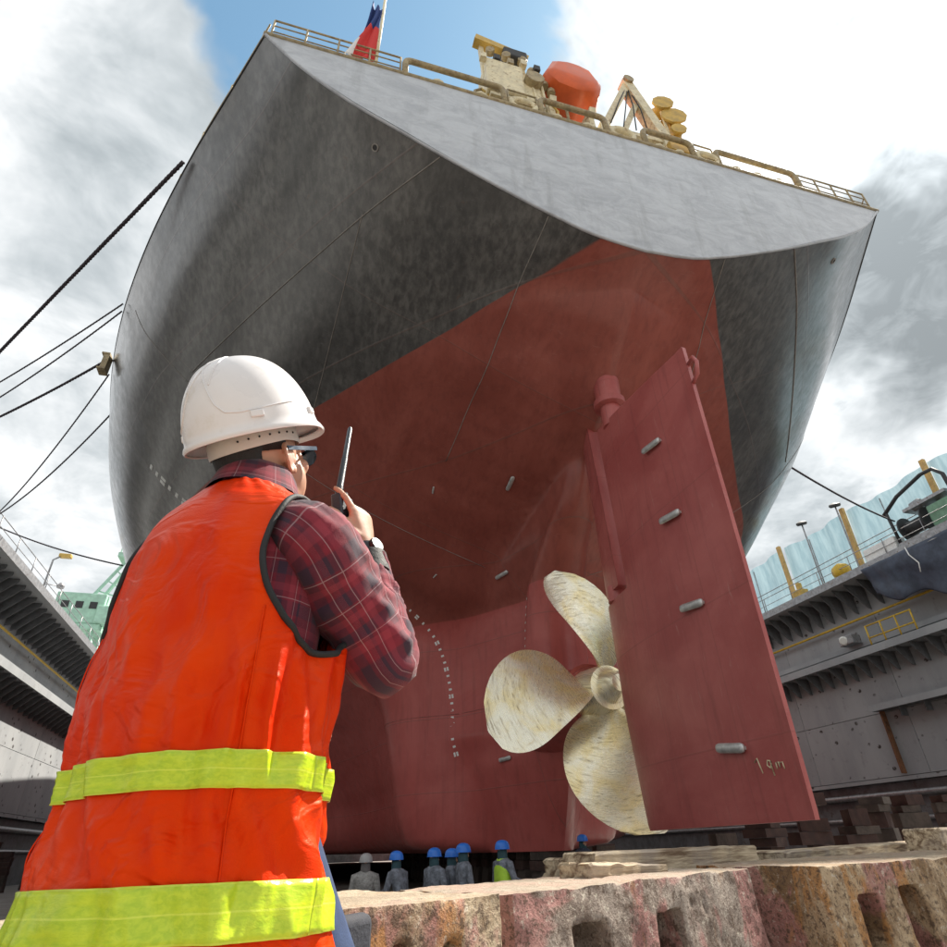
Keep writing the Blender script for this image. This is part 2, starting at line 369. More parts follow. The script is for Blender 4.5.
red = t.mix(t.math('MULTIPLY', t.ramp(st, 0.4, 0.75), 0.35), red, (0.14, 0.040, 0.034)); red = t.mix(t.math('MULTIPLY', t.ramp(scr, 0.58, 0.74), 0.3), red, (0.36, 0.17, 0.14))
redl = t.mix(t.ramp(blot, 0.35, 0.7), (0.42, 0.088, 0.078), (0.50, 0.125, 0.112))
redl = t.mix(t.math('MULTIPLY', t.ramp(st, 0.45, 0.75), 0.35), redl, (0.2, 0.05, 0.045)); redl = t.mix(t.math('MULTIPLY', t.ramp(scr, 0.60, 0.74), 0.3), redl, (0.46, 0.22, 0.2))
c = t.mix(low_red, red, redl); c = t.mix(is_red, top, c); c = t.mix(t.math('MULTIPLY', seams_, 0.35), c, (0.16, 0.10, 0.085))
rip = t.math('MULTIPLY', t.math('SINE', t.math('MULTIPLY', y, 7.6)), t.ramp(t.noise(t.obj, 0.35, 3, 0.5), 0.35, 0.7, 0.0, 0.10))   # plating pulled in between the frames
hb = t.math('ADD', t.math('ADD', t.noise(t.map(t.obj, (1, 0.8, 1)), 0.55, 3, 0.5), t.math('MULTIPLY', fine, 0.04)), t.math('ADD', rip, t.math('MULTIPLY', seams_, 0.10)))
t.bump(hb, 0.24, 0.25)
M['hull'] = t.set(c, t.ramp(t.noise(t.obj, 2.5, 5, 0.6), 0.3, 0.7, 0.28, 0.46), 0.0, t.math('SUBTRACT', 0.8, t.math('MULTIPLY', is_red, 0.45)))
t.lk(t.math('SUBTRACT', 0.8, t.math('MULTIPLY', is_red, 0.72)), t.p.inputs['Coat Weight']); t.p.inputs['Coat Roughness'].default_value = 0.2; t.p.inputs['Coat IOR'].default_value = 1.65
t = NT('transom_paint')
n1 = t.noise(t.map(t.obj, (0.8, 1, 1.6)), 1.3, 7, 0.72, 0.7); n2 = t.noise(t.map(t.obj, (1.5, 1, 0.25), rot=(0, 0.3, 0)), 1.6, 7, 0.6); n3 = t.noise(t.obj, 9, 6, 0.6)
c = t.mix(t.ramp(n1, 0.32, 0.66), (0.37, 0.385, 0.42), (0.52, 0.54, 0.575)); c = t.mix(t.math('MULTIPLY', t.ramp(n2, 0.5, 0.72), 0.45), c, (0.26, 0.265, 0.275))
c = t.mix(t.math('MULTIPLY', t.ramp(n3, 0.5, 0.8), 0.3), c, (0.62, 0.61, 0.59))
t.bump(t.math('ADD', n1, t.math('MULTIPLY', n3, 0.1)), 0.15, 0.12); M['transom'] = t.set(c, 0.36); t.p.inputs['Coat Weight'].default_value = 0.3; t.p.inputs['Coat Roughness'].default_value = 0.25
t = NT('rudder_paint'); x, y, z = t.xyz(t.obj)
n1 = t.noise(t.map(t.obj, (1, 0.35, 0.5)), 1.4, 6, 0.6, 0.4); n2 = t.noise(t.obj, 9, 6, 0.65); scr = t.noise(t.map(t.obj, (2, 8, 1.2), rot=(0.5, 0, 0)), 1.5, 6, 0.68, 0.5); st = t.noise(t.map(t.obj, (3, 3.2, 0.3)), 1.5, 5, 0.65, 0.3)
c = t.mix(t.ramp(n1, 0.3, 0.7), (0.38, 0.082, 0.076), (0.48, 0.13, 0.118)); c = t.mix(t.math('MULTIPLY', t.ramp(n2, 0.5, 0.8), 0.22), c, (0.44, 0.2, 0.18))
c = t.mix(t.math('MULTIPLY', t.ramp(st, 0.5, 0.75), 0.4), c, (0.22, 0.05, 0.045)); c = t.mix(t.math('MULTIPLY', t.ramp(scr, 0.60, 0.72), 0.4), c, (0.50, 0.27, 0.24))
rip = t.math('MULTIPLY', t.math('ADD', t.math('SINE', t.math('MULTIPLY', z, 5.2)), t.math('SINE', t.math('MULTIPLY', y, 6.0))), 0.05)
def line(c_, per, ph, wd): return t.ramp(t.math('ABSOLUTE', t.math('SUBTRACT', t.math('FRACT', t.math('ADD', t.math('DIVIDE', c_, per), ph)), 0.5)), wd, wd * 2.2, 1, 0)
sm_ = t.math('MAXIMUM', line(z, 2.6, 0.3, 0.004), line(y, 2.3, 0.15, 0.004))
c = t.mix(t.math('MULTIPLY', sm_, 0.3), c, (0.24, 0.07, 0.06))
t.bump(t.math('ADD', t.math('ADD', n1, t.math('MULTIPLY', n2, 0.06)), t.math('ADD', rip, t.math('MULTIPLY', sm_, 0.08))), 0.16, 0.1); M['rudder'] = t.set(c, t.ramp(n2, 0.3, 0.7, 0.34, 0.48))
t = NT('bronze'); x, y, z = t.xyz(t.obj)
rr_ = t.math('SQRT', t.math('ADD', t.math('MULTIPLY', x, x), t.math('MULTIPLY', z, z))); an_ = t.math('ARCTAN2', z, x)
pc = t.n.new('ShaderNodeCombineXYZ'); t.lk(t.math('MULTIPLY', rr_, 11.0), pc.inputs[0]); t.lk(t.math('MULTIPLY', an_, 4.0), pc.inputs[1])
arc = t.noise(pc.outputs[0], 1.3, 6, 0.66, 1.0); n1 = t.noise(t.obj, 1.1, 5, 0.6, 0.8); n2 = t.noise(t.obj, 2.4, 6, 0.7, 1.4); n3 = t.noise(t.obj, 22, 5, 0.7)
c = t.mix(t.ramp(n1, 0.3, 0.65), (0.92, 0.76, 0.40), (0.95, 0.90, 0.72)); c = t.mix(t.math('MULTIPLY', t.ramp(arc, 0.54, 0.66), 0.7), c, (0.30, 0.24, 0.14))
c = t.mix(t.math('MULTIPLY', t.ramp(n2, 0.56, 0.72), 0.45), c, (0.50, 0.33, 0.12)); c = t.mix(t.math('MULTIPLY', t.ramp(n3, 0.58, 0.7), 0.3), c, (0.25, 0.2, 0.12))
t.bump(t.math('ADD', arc, t.math('MULTIPLY', n3, 0.3)), 0.3, 0.012); M['bronze'] = t.set(c, t.ramp(arc, 0.3, 0.7, 0.2, 0.4), 0.6)
M['zinc'] = simple('zinc_anode', (0.55, 0.56, 0.55), 0.4, 0.5, 0.2, 8, 0.2)
M['white'] = simple('white_marking', (0.78, 0.78, 0.76), 0.6, 0, 0.1, 8, 0)
M['weld'] = simple('weld_bead_topside', (0.26, 0.24, 0.22), 0.5, 0, 0.2, 8, 0)
M['weldr'] = simple('weld_bead_red', (0.30, 0.10, 0.085), 0.5, 0, 0.2, 8, 0)
M['cream'] = simple('cream_paint', (0.72, 0.63, 0.42), 0.5, 0, 0.18, 3, 0.15, dirt=(0.35, 0.22, 0.1))
M['railmetal'] = simple('rail_paint', (0.34, 0.27, 0.15), 0.5, 0, 0.3, 5, 0.1, dirt=(0.2, 0.09, 0.04))
M['orange'] = simple('lifeboat_orange', (0.72, 0.13, 0.035), 0.4, 0, 0.1, 2, 0)
M['dark'] = simple('dark_steel', (0.04, 0.04, 0.042), 0.6, 0.2, 0.3, 4, 0.2)
M['ochre'] = simple('ochre_paint', (0.55, 0.36, 0.08), 0.5, 0, 0.2, 4, 0.1)

ship = empty('cargo_ship', W(0, 0, 0), 'large cargo ship in dry dock, stern on, black topsides over dark red bottom paint', 'ship')
# shell: waterlines from the stern edge forward
zl = np.unique(np.round(np.concatenate([np.arange(1.5, 13.6, 0.16), np.arange(13.6, 15.9, 0.035), np.arange(15.9, 21.4, 0.12), [21.5]]), 4))
NS = 130; rows = []
for z_ in zl:
    v0 = vstart(z_); s = np.linspace(0, 1, NS); vv = v0 + (0.12 * s + 0.88 * s**2.6) * (130 - v0)
    bb = np.maximum(half(vv, z_), 0)
    if z_ <= 15.6: bb[0] = 0
    rows.append((vv, bb, z_))
b = MB()
for side in (-1, 1):
    vs = []; fs = []
    for vv, bb, z_ in rows: vs += [W(side * q, p, z_) for p, q in zip(vv, bb)]
    for i in range(len(rows) - 1):
        for k in range(NS - 1):
            q = (i * NS + k, i * NS + k + 1, (i + 1) * NS + k + 1, (i + 1) * NS + k)
            fs.append(q if side < 0 else q[::-1])
    b.add(vs, fs)
lowv, lowb, _ = rows[0]
vs = [W(-q, p, 1.5) for p, q in zip(lowv, lowb)] + [W(q, p, 1.5) for p, q in zip(lowv, lowb)]
b.add(vs, [(k, k + NS, k + NS + 1, k + 1) for k in range(NS - 1)])
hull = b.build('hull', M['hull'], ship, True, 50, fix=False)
bm = bmesh.new(); bm.from_mesh(hull.data); bmesh.ops.remove_doubles(bm, verts=bm.verts, dist=0.004); bmesh.ops.recalc_face_normals(bm, faces=bm.faces); bm.to_mesh(hull.data); bm.free()
hull.data.polygons.foreach_set('use_smooth', [True] * len(hull.data.polygons)); hull.data.set_sharp_from_angle(angle=R(50))
# deck
dv, db, _ = rows[-1]; b = MB(); b.add([W(-q, p, DECK - 0.05) for p, q in zip(dv, db)] + [W(q, p, DECK - 0.05) for p, q in zip(dv, db)], [(k, k + 1, k + NS + 1, k + NS) for k in range(NS - 1)])
b.build('deck', M['dark'], ship)
# transom plate with a thin rolled lip
zt = np.linspace(15.6, DECK, 60); bt = np.maximum(sect(0, zt), 0); bt[0] = 0
b = MB(); cols = 41; vs = []; fs = []
for z_, q in zip(zt, bt):
    for k in range(cols): vs.append(W(q * (-1 + 2 * k / (cols - 1)), -0.03 - 0.05 * math.sin(math.pi * (z_ - 15.6) / 5.9), z_))
for i in range(59):
    for k in range(cols - 1): fs.append((i * cols + k, i * cols + k + 1, (i + 1) * cols + k + 1, (i + 1) * cols + k))
b.add(vs, fs); tr = b.build('transom', M['transom'], ship, True)
b = MB(); b.tube([W(-q, -0.02, z_) for z_, q in zip(zt[::-1], bt[::-1])] + [W(q, -0.02, z_) for z_, q in zip(zt[1:], bt[1:])], 0.05, 6)
b.build('lip', M['transom'], tr, True)
b = MB(); b.tube([W(-11.0, 0, DECK), W(11.0, 0, DECK)], 0.09, 8); b.build('gunwale', M['railmetal'], tr, True)

# weld seams standing proud of the shell
def seam(pts, mat, r=0.022):
    b = MB(); b.tube(pts, r, 5); return b.build('weld_seam', mat, hull, True)
_zt = np.concatenate([np.arange(1.5, 13.5, 0.5), np.arange(13.5, 16.0, 0.1), np.arange(16.0, DECK, 0.3)]); _vt = np.linspace(0, 26, 131)
_tab = np.stack([np.maximum.accumulate(half(_vt, zq)) if False else half(_vt, zq) for zq in _zt])          # rows z, columns v
def z_on(u, v):                        # height of the counter at half breadth u
    col = np.array([np.interp(v, _vt, r_) for r_ in _tab]); return float(np.interp(u, np.maximum.accumulate(col), _zt))
for side in (-1, 1):
    seam([hp(v, 17.7 - 0.03 * v, side, 0.01) for v in np.linspace(0.05, 10.5, 30)], M['weld'], 0.018)
for u0, side, va_, v1, k in ((2.8, -1, 0.05, 8, 0.17), (2.8, 1, 0.05, 8, 0.17), (7.4, -1, 2.3, 9, 0.17)):
    seam([hp(v, z_on(u0 + k * v, v), side, 0.008) for v in np.linspace(va_, v1, 26)], M['weld'], 0.013)
for side in (-1, 1):
    seam([hp(11, z_, side, 0.006) for z_ in np.linspace(10.6, 20.5, 40)], M['weld'], 0.010)
seam([hp(v, 5.9, -1, 0.006) for v in np.linspace(9.4, 20, 30)], M['weldr'], 0.010)

# ---- rudder and horn
def foil(vl, vt, th, n=22):
    pts = []
    for k in range(n + 1):
        xx = (1 - math.cos(math.pi * k / n)) / 2
        yt = th / 0.2 * (0.2969 * math.sqrt(xx) - 0.126 * xx - 0.3516 * xx**2 + 0.2843 * xx**3 - 0.0936 * xx**4)
        pts.append((vl + (vt - vl) * xx, max(yt, 0.045)))
    return [(-y_, x_) for x_, y_ in pts] + [(y_, x_) for x_, y_ in reversed(pts)]
rud = MB()
def fring(vl, vt, th, zf): return [W(u, v, zf(v)) for u, v in foil(vl, vt, th)]
rud.loft([fring(5.05, -0.32, 0.42, lambda v: 1.86), fring(5.1, -0.33, 0.46, lambda v: 2.0), fring(5.38, -0.36, 0.5, lambda v: 4.5), fring(5.42, -0.38, 0.5, lambda v: 7.18)])
ztop = lambda v: 11.62 + 0.15 * (v + 0.4)
def uring(cut, th, zf, vt=-0.38): return [W(u, min(v, cut), zf(min(v, cut))) for u, v in foil(5.42, vt, th, 60)]
rud.loft([uring(3.82, 0.5, lambda v: 7.18), uring(3.85, 0.495, lambda v: 8.5), uring(4.05, 0.46, lambda v: ztop(v) - 0.05, -0.4), uring(4.02, 0.43, ztop, -0.37)])
rudder = rud.build('rudder', M['rudder'], ship, True, 35)
b = MB()
def hring(vl, vt, th, z_): return [W(th * math.cos(a) * (1 if abs(math.cos(a)) < 2 else 1), (vl + vt) / 2 + (vl - vt) / 2 * math.sin(a), z_) for a in np.linspace(0, 2 * math.pi, 20, endpoint=False)]
def nring(cut, th, z_, nose=5.42): return [W(u, max(v, cut), z_) for u, v in foil(nose, -0.38, th, 60) if True]
b.loft([nring(4.75, 0.62, 15.2, 5.6), nring(4.62, 0.5, 13.0, 5.5), nring(4.42, 0.49, 10), nring(4.27, 0.5, 7.5), nring(4.29, 0.48, 7.44, 5.38)])
b.build('rudder_horn', M['rudder'], ship, True, 40)
b = MB(); b.lathe([(0.27, 7.17), (0.27, 7.6)], W(0, 4.85, 0), seg=16); b.build('pintle', M['rudder'], rudder, True, 40)
b = MB(); b.lathe([(0.30, 12.0), (0.30, 13.4)], W(0, 3.4, 0), seg=20); b.build('rudder_stock', M['rudder'], rudder, True, 40)
b = MB(); b.lathe([(0.38, 12.68), (0.47, 12.72), (0.47, 12.92), (0.38, 12.95), (0.38, 13.1), (0.42, 14.6)], W(0, 3.4, 0), seg=28); b.build('stock_collar', M['rudder'], ship, True, 40)
# little lifting lug aft of the rudder
b = MB(); b.tube([W(0, -0.35, 11.05), W(0, -0.6, 11.1), W(0, -0.68, 10.9), W(0, -0.6, 10.6), W(0, -0.35, 10.5)], 0.05, 8); b.build('lug', M['rudder'], rudder, True)
# zinc anodes: rounded bars on feet
def anode_mesh():
    b = MB(); n = 10
    rings = []
    for xx, k in ((-0.36, 0.4), (-0.34, 0.85), (-0.28, 1), (0.28, 1), (0.34, 0.85), (0.36, 0.4)):
        rings.append([Vector((xx, 0.085 * k * math.cos(a), 0.06 + 0.05 * k * math.sin(a))) for a in np.linspace(0, 2 * math.pi, n, endpoint=False)])
    b.loft(rings)
    for xx in (-0.3, 0.3): b.box((xx, 0, 0.02), (0.1, 0.06, 0.06))
    return b.mesh('anode', M['zinc'], True, 50)
ANO = anode_mesh()
def frame_at(p, xdir, nrm):
    z_ = Vector(nrm).normalized(); x_ = Vector(xdir); x_ = (x_ - z_ * x_.dot(z_)).normalized(); y_ = z_.cross(x_)
    Mx = Matrix.Identity(4)
    for i in range(3): Mx[i][0] = x_[i]; Mx[i][1] = y_[i]; Mx[i][2] = z_[i]; Mx[i][3] = p[i]
    return Mx
def foil_u(v, vl, vt, th):
    xx = (v - vl) / (vt - vl); return th / 0.2 * (0.2969 * math.sqrt(xx) - 0.126 * xx - 0.3516 * xx**2 + 0.2843 * xx**3 - 0.0936 * xx**4)
for v, z_, vl, th in AN_RUD:
    inst('anode', ANO, rudder, frame_at(W(-foil_u(v, vl, -0.38, th) - 0.01, v, z_), (0.035, 1, AN_TILT), (-1, 0.035 - 0.1, 0)))
# chalked figure on the rudder: 1 9 m
b = MB()
def chalk(pts):
    P = []
    for a, c_ in pts:
        v = 0.62 - a * 0.75; z_ = 2.6 + c_ * 0.75; P.append(W(-foil_u(v, 5.1, -0.33, 0.46) - 0.012, v, z_))
    b = MB(); b.tube(P, 0.012, 5); b.build('chalk_stroke', M['cream'], rudder, True)
chalk([(-0.08, 0.22), (0.02, 0.30), (0.10, -0.02)])
chalk([(0.42, 0.2), (0.34, 0.22), (0.30, 0.12), (0.38, 0.06), (0.44, 0.14), (0.42, 0.2), (0.45, -0.1)])
chalk([(0.58, 0.02), (0.58, 0.15), (0.66, 0.15), (0.68, 0.04), (0.69, 0.14), (0.78, 0.14), (0.80, 0.0)])
pass
# hull anodes
def hull_normal(v, z_, side=-1):
    p = hp(v, z_, side); q = hp(v, z_, side, 1.0); return p, (q - p)
for v, z_, d in AN_HULL:
    p, nn = hull_normal(v, z_); inst('anode', ANO, hull, frame_at(p, d[:3], nn) @ Matrix.Scale(d[3], 4))
# draught marks: little white plates in a column
mk = MB(); mk.box((0, 0, 0), (0.16, 0.10, 0.012)); MK1 = mk.mesh('draft_mark', M['white'])
mk = MB(); mk.box((-0.07, 0, 0), (0.10, 0.2, 0.012)); mk.box((0.08, 0, 0), (0.10, 0.2, 0.012)); MK2 = mk.mesh('draft_figure', M['white'])
k = 0
for z_ in np.arange(4.55, 12.3, 0.25):
    p, nn = hull_normal(14.0, z_); big = k % 4 == 0
    inst('draft_mark', MK2 if big else MK1, hull, frame_at(p + nn * 0.006, (0, 1, 0), nn) @ Matrix.Scale(0.72, 4)); k += 1
for k, z_ in enumerate(np.arange(6.6, 8.9, 0.25)):
    v = vstart(z_) + 0.9; p, nn = hull_normal(v, z_); inst('draft_mark', MK1, hull, frame_at(p + nn * 0.006, (0, 1, 0), nn) @ Matrix.Scale(0.6, 4))
for k, (v, z_) in enumerate(SIDE_MARKS):
    p, nn = hull_normal(v, z_); inst('draft_mark', MK2 if k % 3 == 2 else MK1, hull, frame_at(p + nn * 0.006, (0, 1, 0), nn) @ Matrix.Scale(1.6, 4))

# ---- propeller
PV, PZ = 6.6, 5.25
prop = MB(); prop.lathe([(0.05, -1.02), (0.22, -1.0), (0.34, -0.85), (0.42, -0.55), (0.46, -0.5), (0.58, -0.45), (0.66, 0.0), (0.70, 0.5), (0.72, 0.62), (0.5, 0.63)], W(0, PV, PZ), (0.0, 1, 0), 28)
propeller = prop.build('propeller', M['bronze'], ship, True, 35)
def blade():
    PR = 3.6; ns, nc = 26, 18; b = MB(); front = []; back = []
    for i in range(ns):
        f = i / (ns - 1); r = 0.5 + (PR - 0.5) * f; q = r / PR
        ch = (0.95 + 2.05 * math.sin(min(1, (f * 1.02)) ** 0.85 * math.pi * 0.62) ) * math.sqrt(max(0.0, 1 - max(0, (f - 0.55) / 0.45) ** 2.4)) * 0.98
        ch = max(ch, 0.06)
        pitch = math.atan(0.82 * 2 * PR / (2 * math.pi * r)) 
        skew = R(24) * (max(0, f - 0.15) / 0.85) ** 1.6 - R(3)
        rake = 0.12 * f
        thk = 0.17 * (1 - f) ** 1.1 + 0.018
        ra, rb = [], []
        for k in range(nc + 1):
            s_ = (k / nc - 0.5)
            camb = 0.05 * (1 - 4 * s_ * s_) * ch * 0.5
            d_t = -s_ * ch * math.cos(pitch); d_a = -s_ * ch * math.sin(pitch)      # leading edge at s=-0.5: right and forward for the top blade
            tt = thk * math.sqrt(max(0.0, 1 - (2 * s_) ** 2)) * 0.5
            for lst, sg in ((ra, 1), (rb, -1)):
                ax = d_a - rake + camb + sg * tt * math.cos(pitch); tg = d_t - sg * tt * math.sin(pitch)
                ang = math.pi / 2 + skew - tg / r
                lst.append(Vector((r * math.cos(ang), ax, r * math.sin(ang))))
        front.append(ra); back.append(rb)
    b.loft([fr + bk[::-1] for fr, bk in zip(front, back)], True, True)
    return b.mesh('blade', M['bronze'], True, 50)
BL = blade()
for k in range(4):
    inst('blade', BL, propeller, T(*W(0, PV, PZ)) @ Matrix.Rotation(-R(-3 + 90 * k), 4, 'Y'))
b = MB(); b.lathe([(0.9, 0.66), (0.88, 1.0), (1.0, 1.8), (1.2, 3.4), (1.2, 5.0)], W(0, PV, PZ), (0, 1, 0), 32); b.build('stern_boss', M['hull'], ship, True, 40)
b = MB(); b.lathe([(0.78, 0.60), (0.80, 0.64), (0.80, 0.9)], W(0, PV, PZ), (0, 1, 0), 28); b.build('rope_guard', M['rudder'], ship, True, 40)
# ================================================================== dock wings
BEFORE = set(o.name for o in COL.objects)
DS = Matrix.Translation((0, 0, 1.65)) @ Matrix.Scale(1.35, 4) @ Matrix.Translation((0, 0, -1.65))     # the wings are laid out at a smaller drawing size, then enlarged to full size
def SC(q): return DS @ Vector(q)
t = NT('dock_grey_paint')
x, y, z = t.xyz(t.obj)
n1 = t.noise(t.map(t.obj, (1, 0.5, 0.18)), 0.8, 8, 0.62, 0.3); n2 = t.noise(t.obj, 2.2, 8, 0.66); n3 = t.noise(t.obj, 14, 4, 0.6)
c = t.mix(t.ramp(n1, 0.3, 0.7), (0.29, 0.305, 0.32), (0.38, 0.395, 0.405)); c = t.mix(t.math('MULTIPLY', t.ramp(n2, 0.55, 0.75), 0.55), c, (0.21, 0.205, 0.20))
vor = t.n.new('ShaderNodeTexVoronoi'); vor.inputs['Scale'].default_value = 1.9; t.l.new(t.map(t.obj, (1, 0.8, 1)), vor.inputs['Vector'])
chips = t.math('MULTIPLY', t.ramp(vor.outputs['Distance'], 0.16, 0.26, 1, 0), t.ramp(t.noise(t.obj, 0.35, 3, 0.5), 0.44, 0.50))
chips = t.math('MULTIPLY', chips, t.ramp(t.noise(t.obj, 6, 4, 0.6), 0.42, 0.50)); chips = t.math('MULTIPLY', chips, t.ramp(z, 6.6, 7.6, 1, 0))
c = t.mix(chips, c, (0.035, 0.028, 0.025))
t.bump(t.math('ADD', n2, t.math('MULTIPLY', n3, 0.2)), 0.2, 0.03); M['dock'] = t.set(c, 0.6)
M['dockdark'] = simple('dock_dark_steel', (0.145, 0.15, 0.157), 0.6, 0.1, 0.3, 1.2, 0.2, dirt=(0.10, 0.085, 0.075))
M['rust'] = simple('rusty_steel', (0.19, 0.085, 0.04), 0.85, 0.1, 0.35, 3, 0.4, dirt=(0.07, 0.04, 0.03))
M['yellow'] = simple('yellow_paint', (0.62, 0.40, 0.03), 0.5, 0, 0.15, 4, 0.1, dirt=(0.3, 0.16, 0.05))
M['postyel'] = simple('post_timber_yellow', (0.56, 0.36, 0.13), 0.7, 0, 0.2, 4, 0.2)
M['green'] = simple('pale_green_paint', (0.36, 0.58, 0.46), 0.55, 0, 0.15, 2, 0.1)
M['greend'] = simple('winch_green', (0.16, 0.30, 0.20), 0.55, 0, 0.2, 3, 0.1)
M['steel'] = simple('worn_steel', (0.30, 0.30, 0.31), 0.45, 0.5, 0.25, 4, 0.2, dirt=(0.16, 0.1, 0.07))
M['tarp'] = simple('navy_tarpaulin', (0.06, 0.075, 0.11), 0.6, 0, 0.3, 2, 0.15)
M['lampglass'] = simple('lamp_glass', (0.75, 0.75, 0.7), 0.2, 0, 0.05, 4, 0)
M['rope'] = simple('mooring_rope_fibre', (0.055, 0.045, 0.055), 0.9, 0, 0.3, 30, 0.6, 90, 0.02)
t = NT('blue_netting')
n = t.noise(t.map(t.obj, (1, 2.2, 0.4)), 1.3, 6, 0.6)
c = t.mix(t.ramp(n, 0.3, 0.7), (0.17, 0.27, 0.32), (0.27, 0.38, 0.43))
tr_ = t.n.new('ShaderNodeBsdfTranslucent'); t.lk(c, tr_.inputs[0]); mx1 = t.n.new('ShaderNodeMixShader'); mx1.inputs[0].default_value = 0.55
t.l.new(t.p.outputs[0], mx1.inputs[1]); t.l.new(tr_.outputs[0], mx1.inputs[2])
tp_ = t.n.new('ShaderNodeBsdfTransparent'); mx2 = t.n.new('ShaderNodeMixShader'); mx2.inputs[0].default_value = 0.08
t.l.new(mx1.outputs[0], mx2.inputs[1]); t.l.new(tp_.outputs[0], mx2.inputs[2]); t.l.new(mx2.outputs[0], t.out.inputs[0]); M['net'] = t.set(c, 0.8)

DT = 15.4                                   # top deck level of the wings
YA, YB = -12.0, 108.0
def wing(s, xw, label):
    """s=+1: wall to starboard. xw: wall plane, dock side"""
    root = empty('dock_wing_wall', (xw, 0, 0), label, 'dock wall', 'wing walls of the dock')
    def X(d): return xw + s * d             # d>0 into the wall, d<0 towards the ship
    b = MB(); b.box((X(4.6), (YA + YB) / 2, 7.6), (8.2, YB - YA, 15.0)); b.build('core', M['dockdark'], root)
    # plating, plate by plate
    pl = {}
    def plate(h):
        if h not in pl:
            q = MB(); q.box((0, 0, 0), (0.5, 7.97, h - 0.03)); pl[h] = q.mesh('plate', M['dock'])
        return pl[h]
    k = 0; yy = YA + 4
    while yy < YB:
        for z0, z1, off in ((4.4, 7.75, 0.25), (7.75, 10.75, 0.25), (11.05, 15.0, 0.6)):
            inst('plate', plate(round(z1 - z0, 2)), root, T(X(off + random.uniform(-0.004, 0.004)), yy, (z0 + z1) / 2))
        yy += 8.0
    # top deck and gallery slabs, edge strips
    L_ = YB - YA; ym = (YA + YB) / 2
    b = MB(); b.box((X(3.4), ym, DT - 0.16), (10.0, L_, 0.32)); b.build('top_deck', M['dock'], root)
    b = MB(); b.box((X(-1.63), ym, DT - 0.12), (0.05, L_, 0.46)); b.build('deck_edge', M['steel'], root)
    b = MB(); b.box((X(-0.42), ym, 10.9), (1.6, L_, 0.26)); b.build('gallery_deck', M['dock'], root)
    b = MB(); b.box((X(-1.24), ym, 10.93), (0.04, L_, 0.42)); b.build('gallery_edge', M['dock'], root)
    b = MB(); b.box((X(-0.2), ym, 11.6), (0.35, L_, 0.28)); b.build('gallery_beam', M['dock'], root)
    # knees under both decks
    kn = MB(); q = 0.03
    pr = [(0.1, 0), (-1.5, 0), (-1.5, -0.18), (-0.3, -1.35), (0.1, -1.5)]
    vs = [(s * a, -q, c_) for a, c_ in pr] + [(s * a, q, c_) for a, c_ in pr]; n = len(pr)
    kn.add(vs, [tuple(range(n)), tuple(range(n, 2 * n))[::-1]] + [(i, (i + 1) % n, n + (i + 1) % n, n + i) for i in range(n)]); K1 = kn.mesh('knee', M['dockdark'])
    kn = MB(); pr = [(0.1, 0), (-1.1, 0), (-1.1, -0.12), (-0.2, -1.0), (0.1, -1.05)]
    vs = [(s * a, -q, c_) for a, c_ in pr] + [(s * a, q, c_) for a, c_ in pr]
    kn.add(vs, [tuple(range(n)), tuple(range(n, 2 * n))[::-1]] + [(i, (i + 1) % n, n + (i + 1) % n, n + i) for i in range(n)]); K2 = kn.mesh('knee', M['dockdark'])
    for i in range(74):
        yy = 8 + i * 1.0
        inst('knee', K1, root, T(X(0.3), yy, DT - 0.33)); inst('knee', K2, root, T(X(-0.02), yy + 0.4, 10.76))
    # pipes and fender strips on the recessed foot
    for z_, r, d, mt, nm in ((13.2, 0.07, -0.02, 'yellow', 'pipe'), (3.55, 0.16, 0.1, 'steel', 'fender_strip'), (2.35, 0.12, 0.25, 'steel', 'fender_strip')):
        b = MB(); b.tube([(X(d), YA, z_), (X(d), YB, z_)], r, 10); b.build(nm, M[mt], root, True, 40)
    b = MB(); b.box((X(0.3), ym, 4.28), (0.7, L_, 0.2)); b.build('foot_ledge', M['dock'], root)
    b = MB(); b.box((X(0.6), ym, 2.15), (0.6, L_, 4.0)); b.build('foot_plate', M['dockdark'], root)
    # hand rail on the top deck
    b = MB(); b.tube([(X(-1.5), YA, DT + 0.55), (X(-1.5), YB, DT + 0.55)], 0.02, 6); b.build('rail', M['steel'], root, True)
    b = MB(); b.tube([(X(-1.5), YA, DT + 1.05), (X(-1.5), YB, DT + 1.05)], 0.025, 6); b.build('rail', M['steel'], root, True)
    po = MB(); po.tube([(0, 0, 0), (0, 0, 1.06)], 0.03, 6); PO = po.mesh('rail_post', M['steel'], True)
    for i in range(30): inst('rail_post', PO, root, T(X(-1.5), 6 + i * 2.6, DT))
    return root, X
wr, XR = wing(1, 34.0, 'grey steel dock wing wall with ledges and scattered dark chips, right of the ship')
wl, XL = wing(-1, -16.4, 'grey steel dock wing wall with ribbed overhanging decks, left behind the worker')
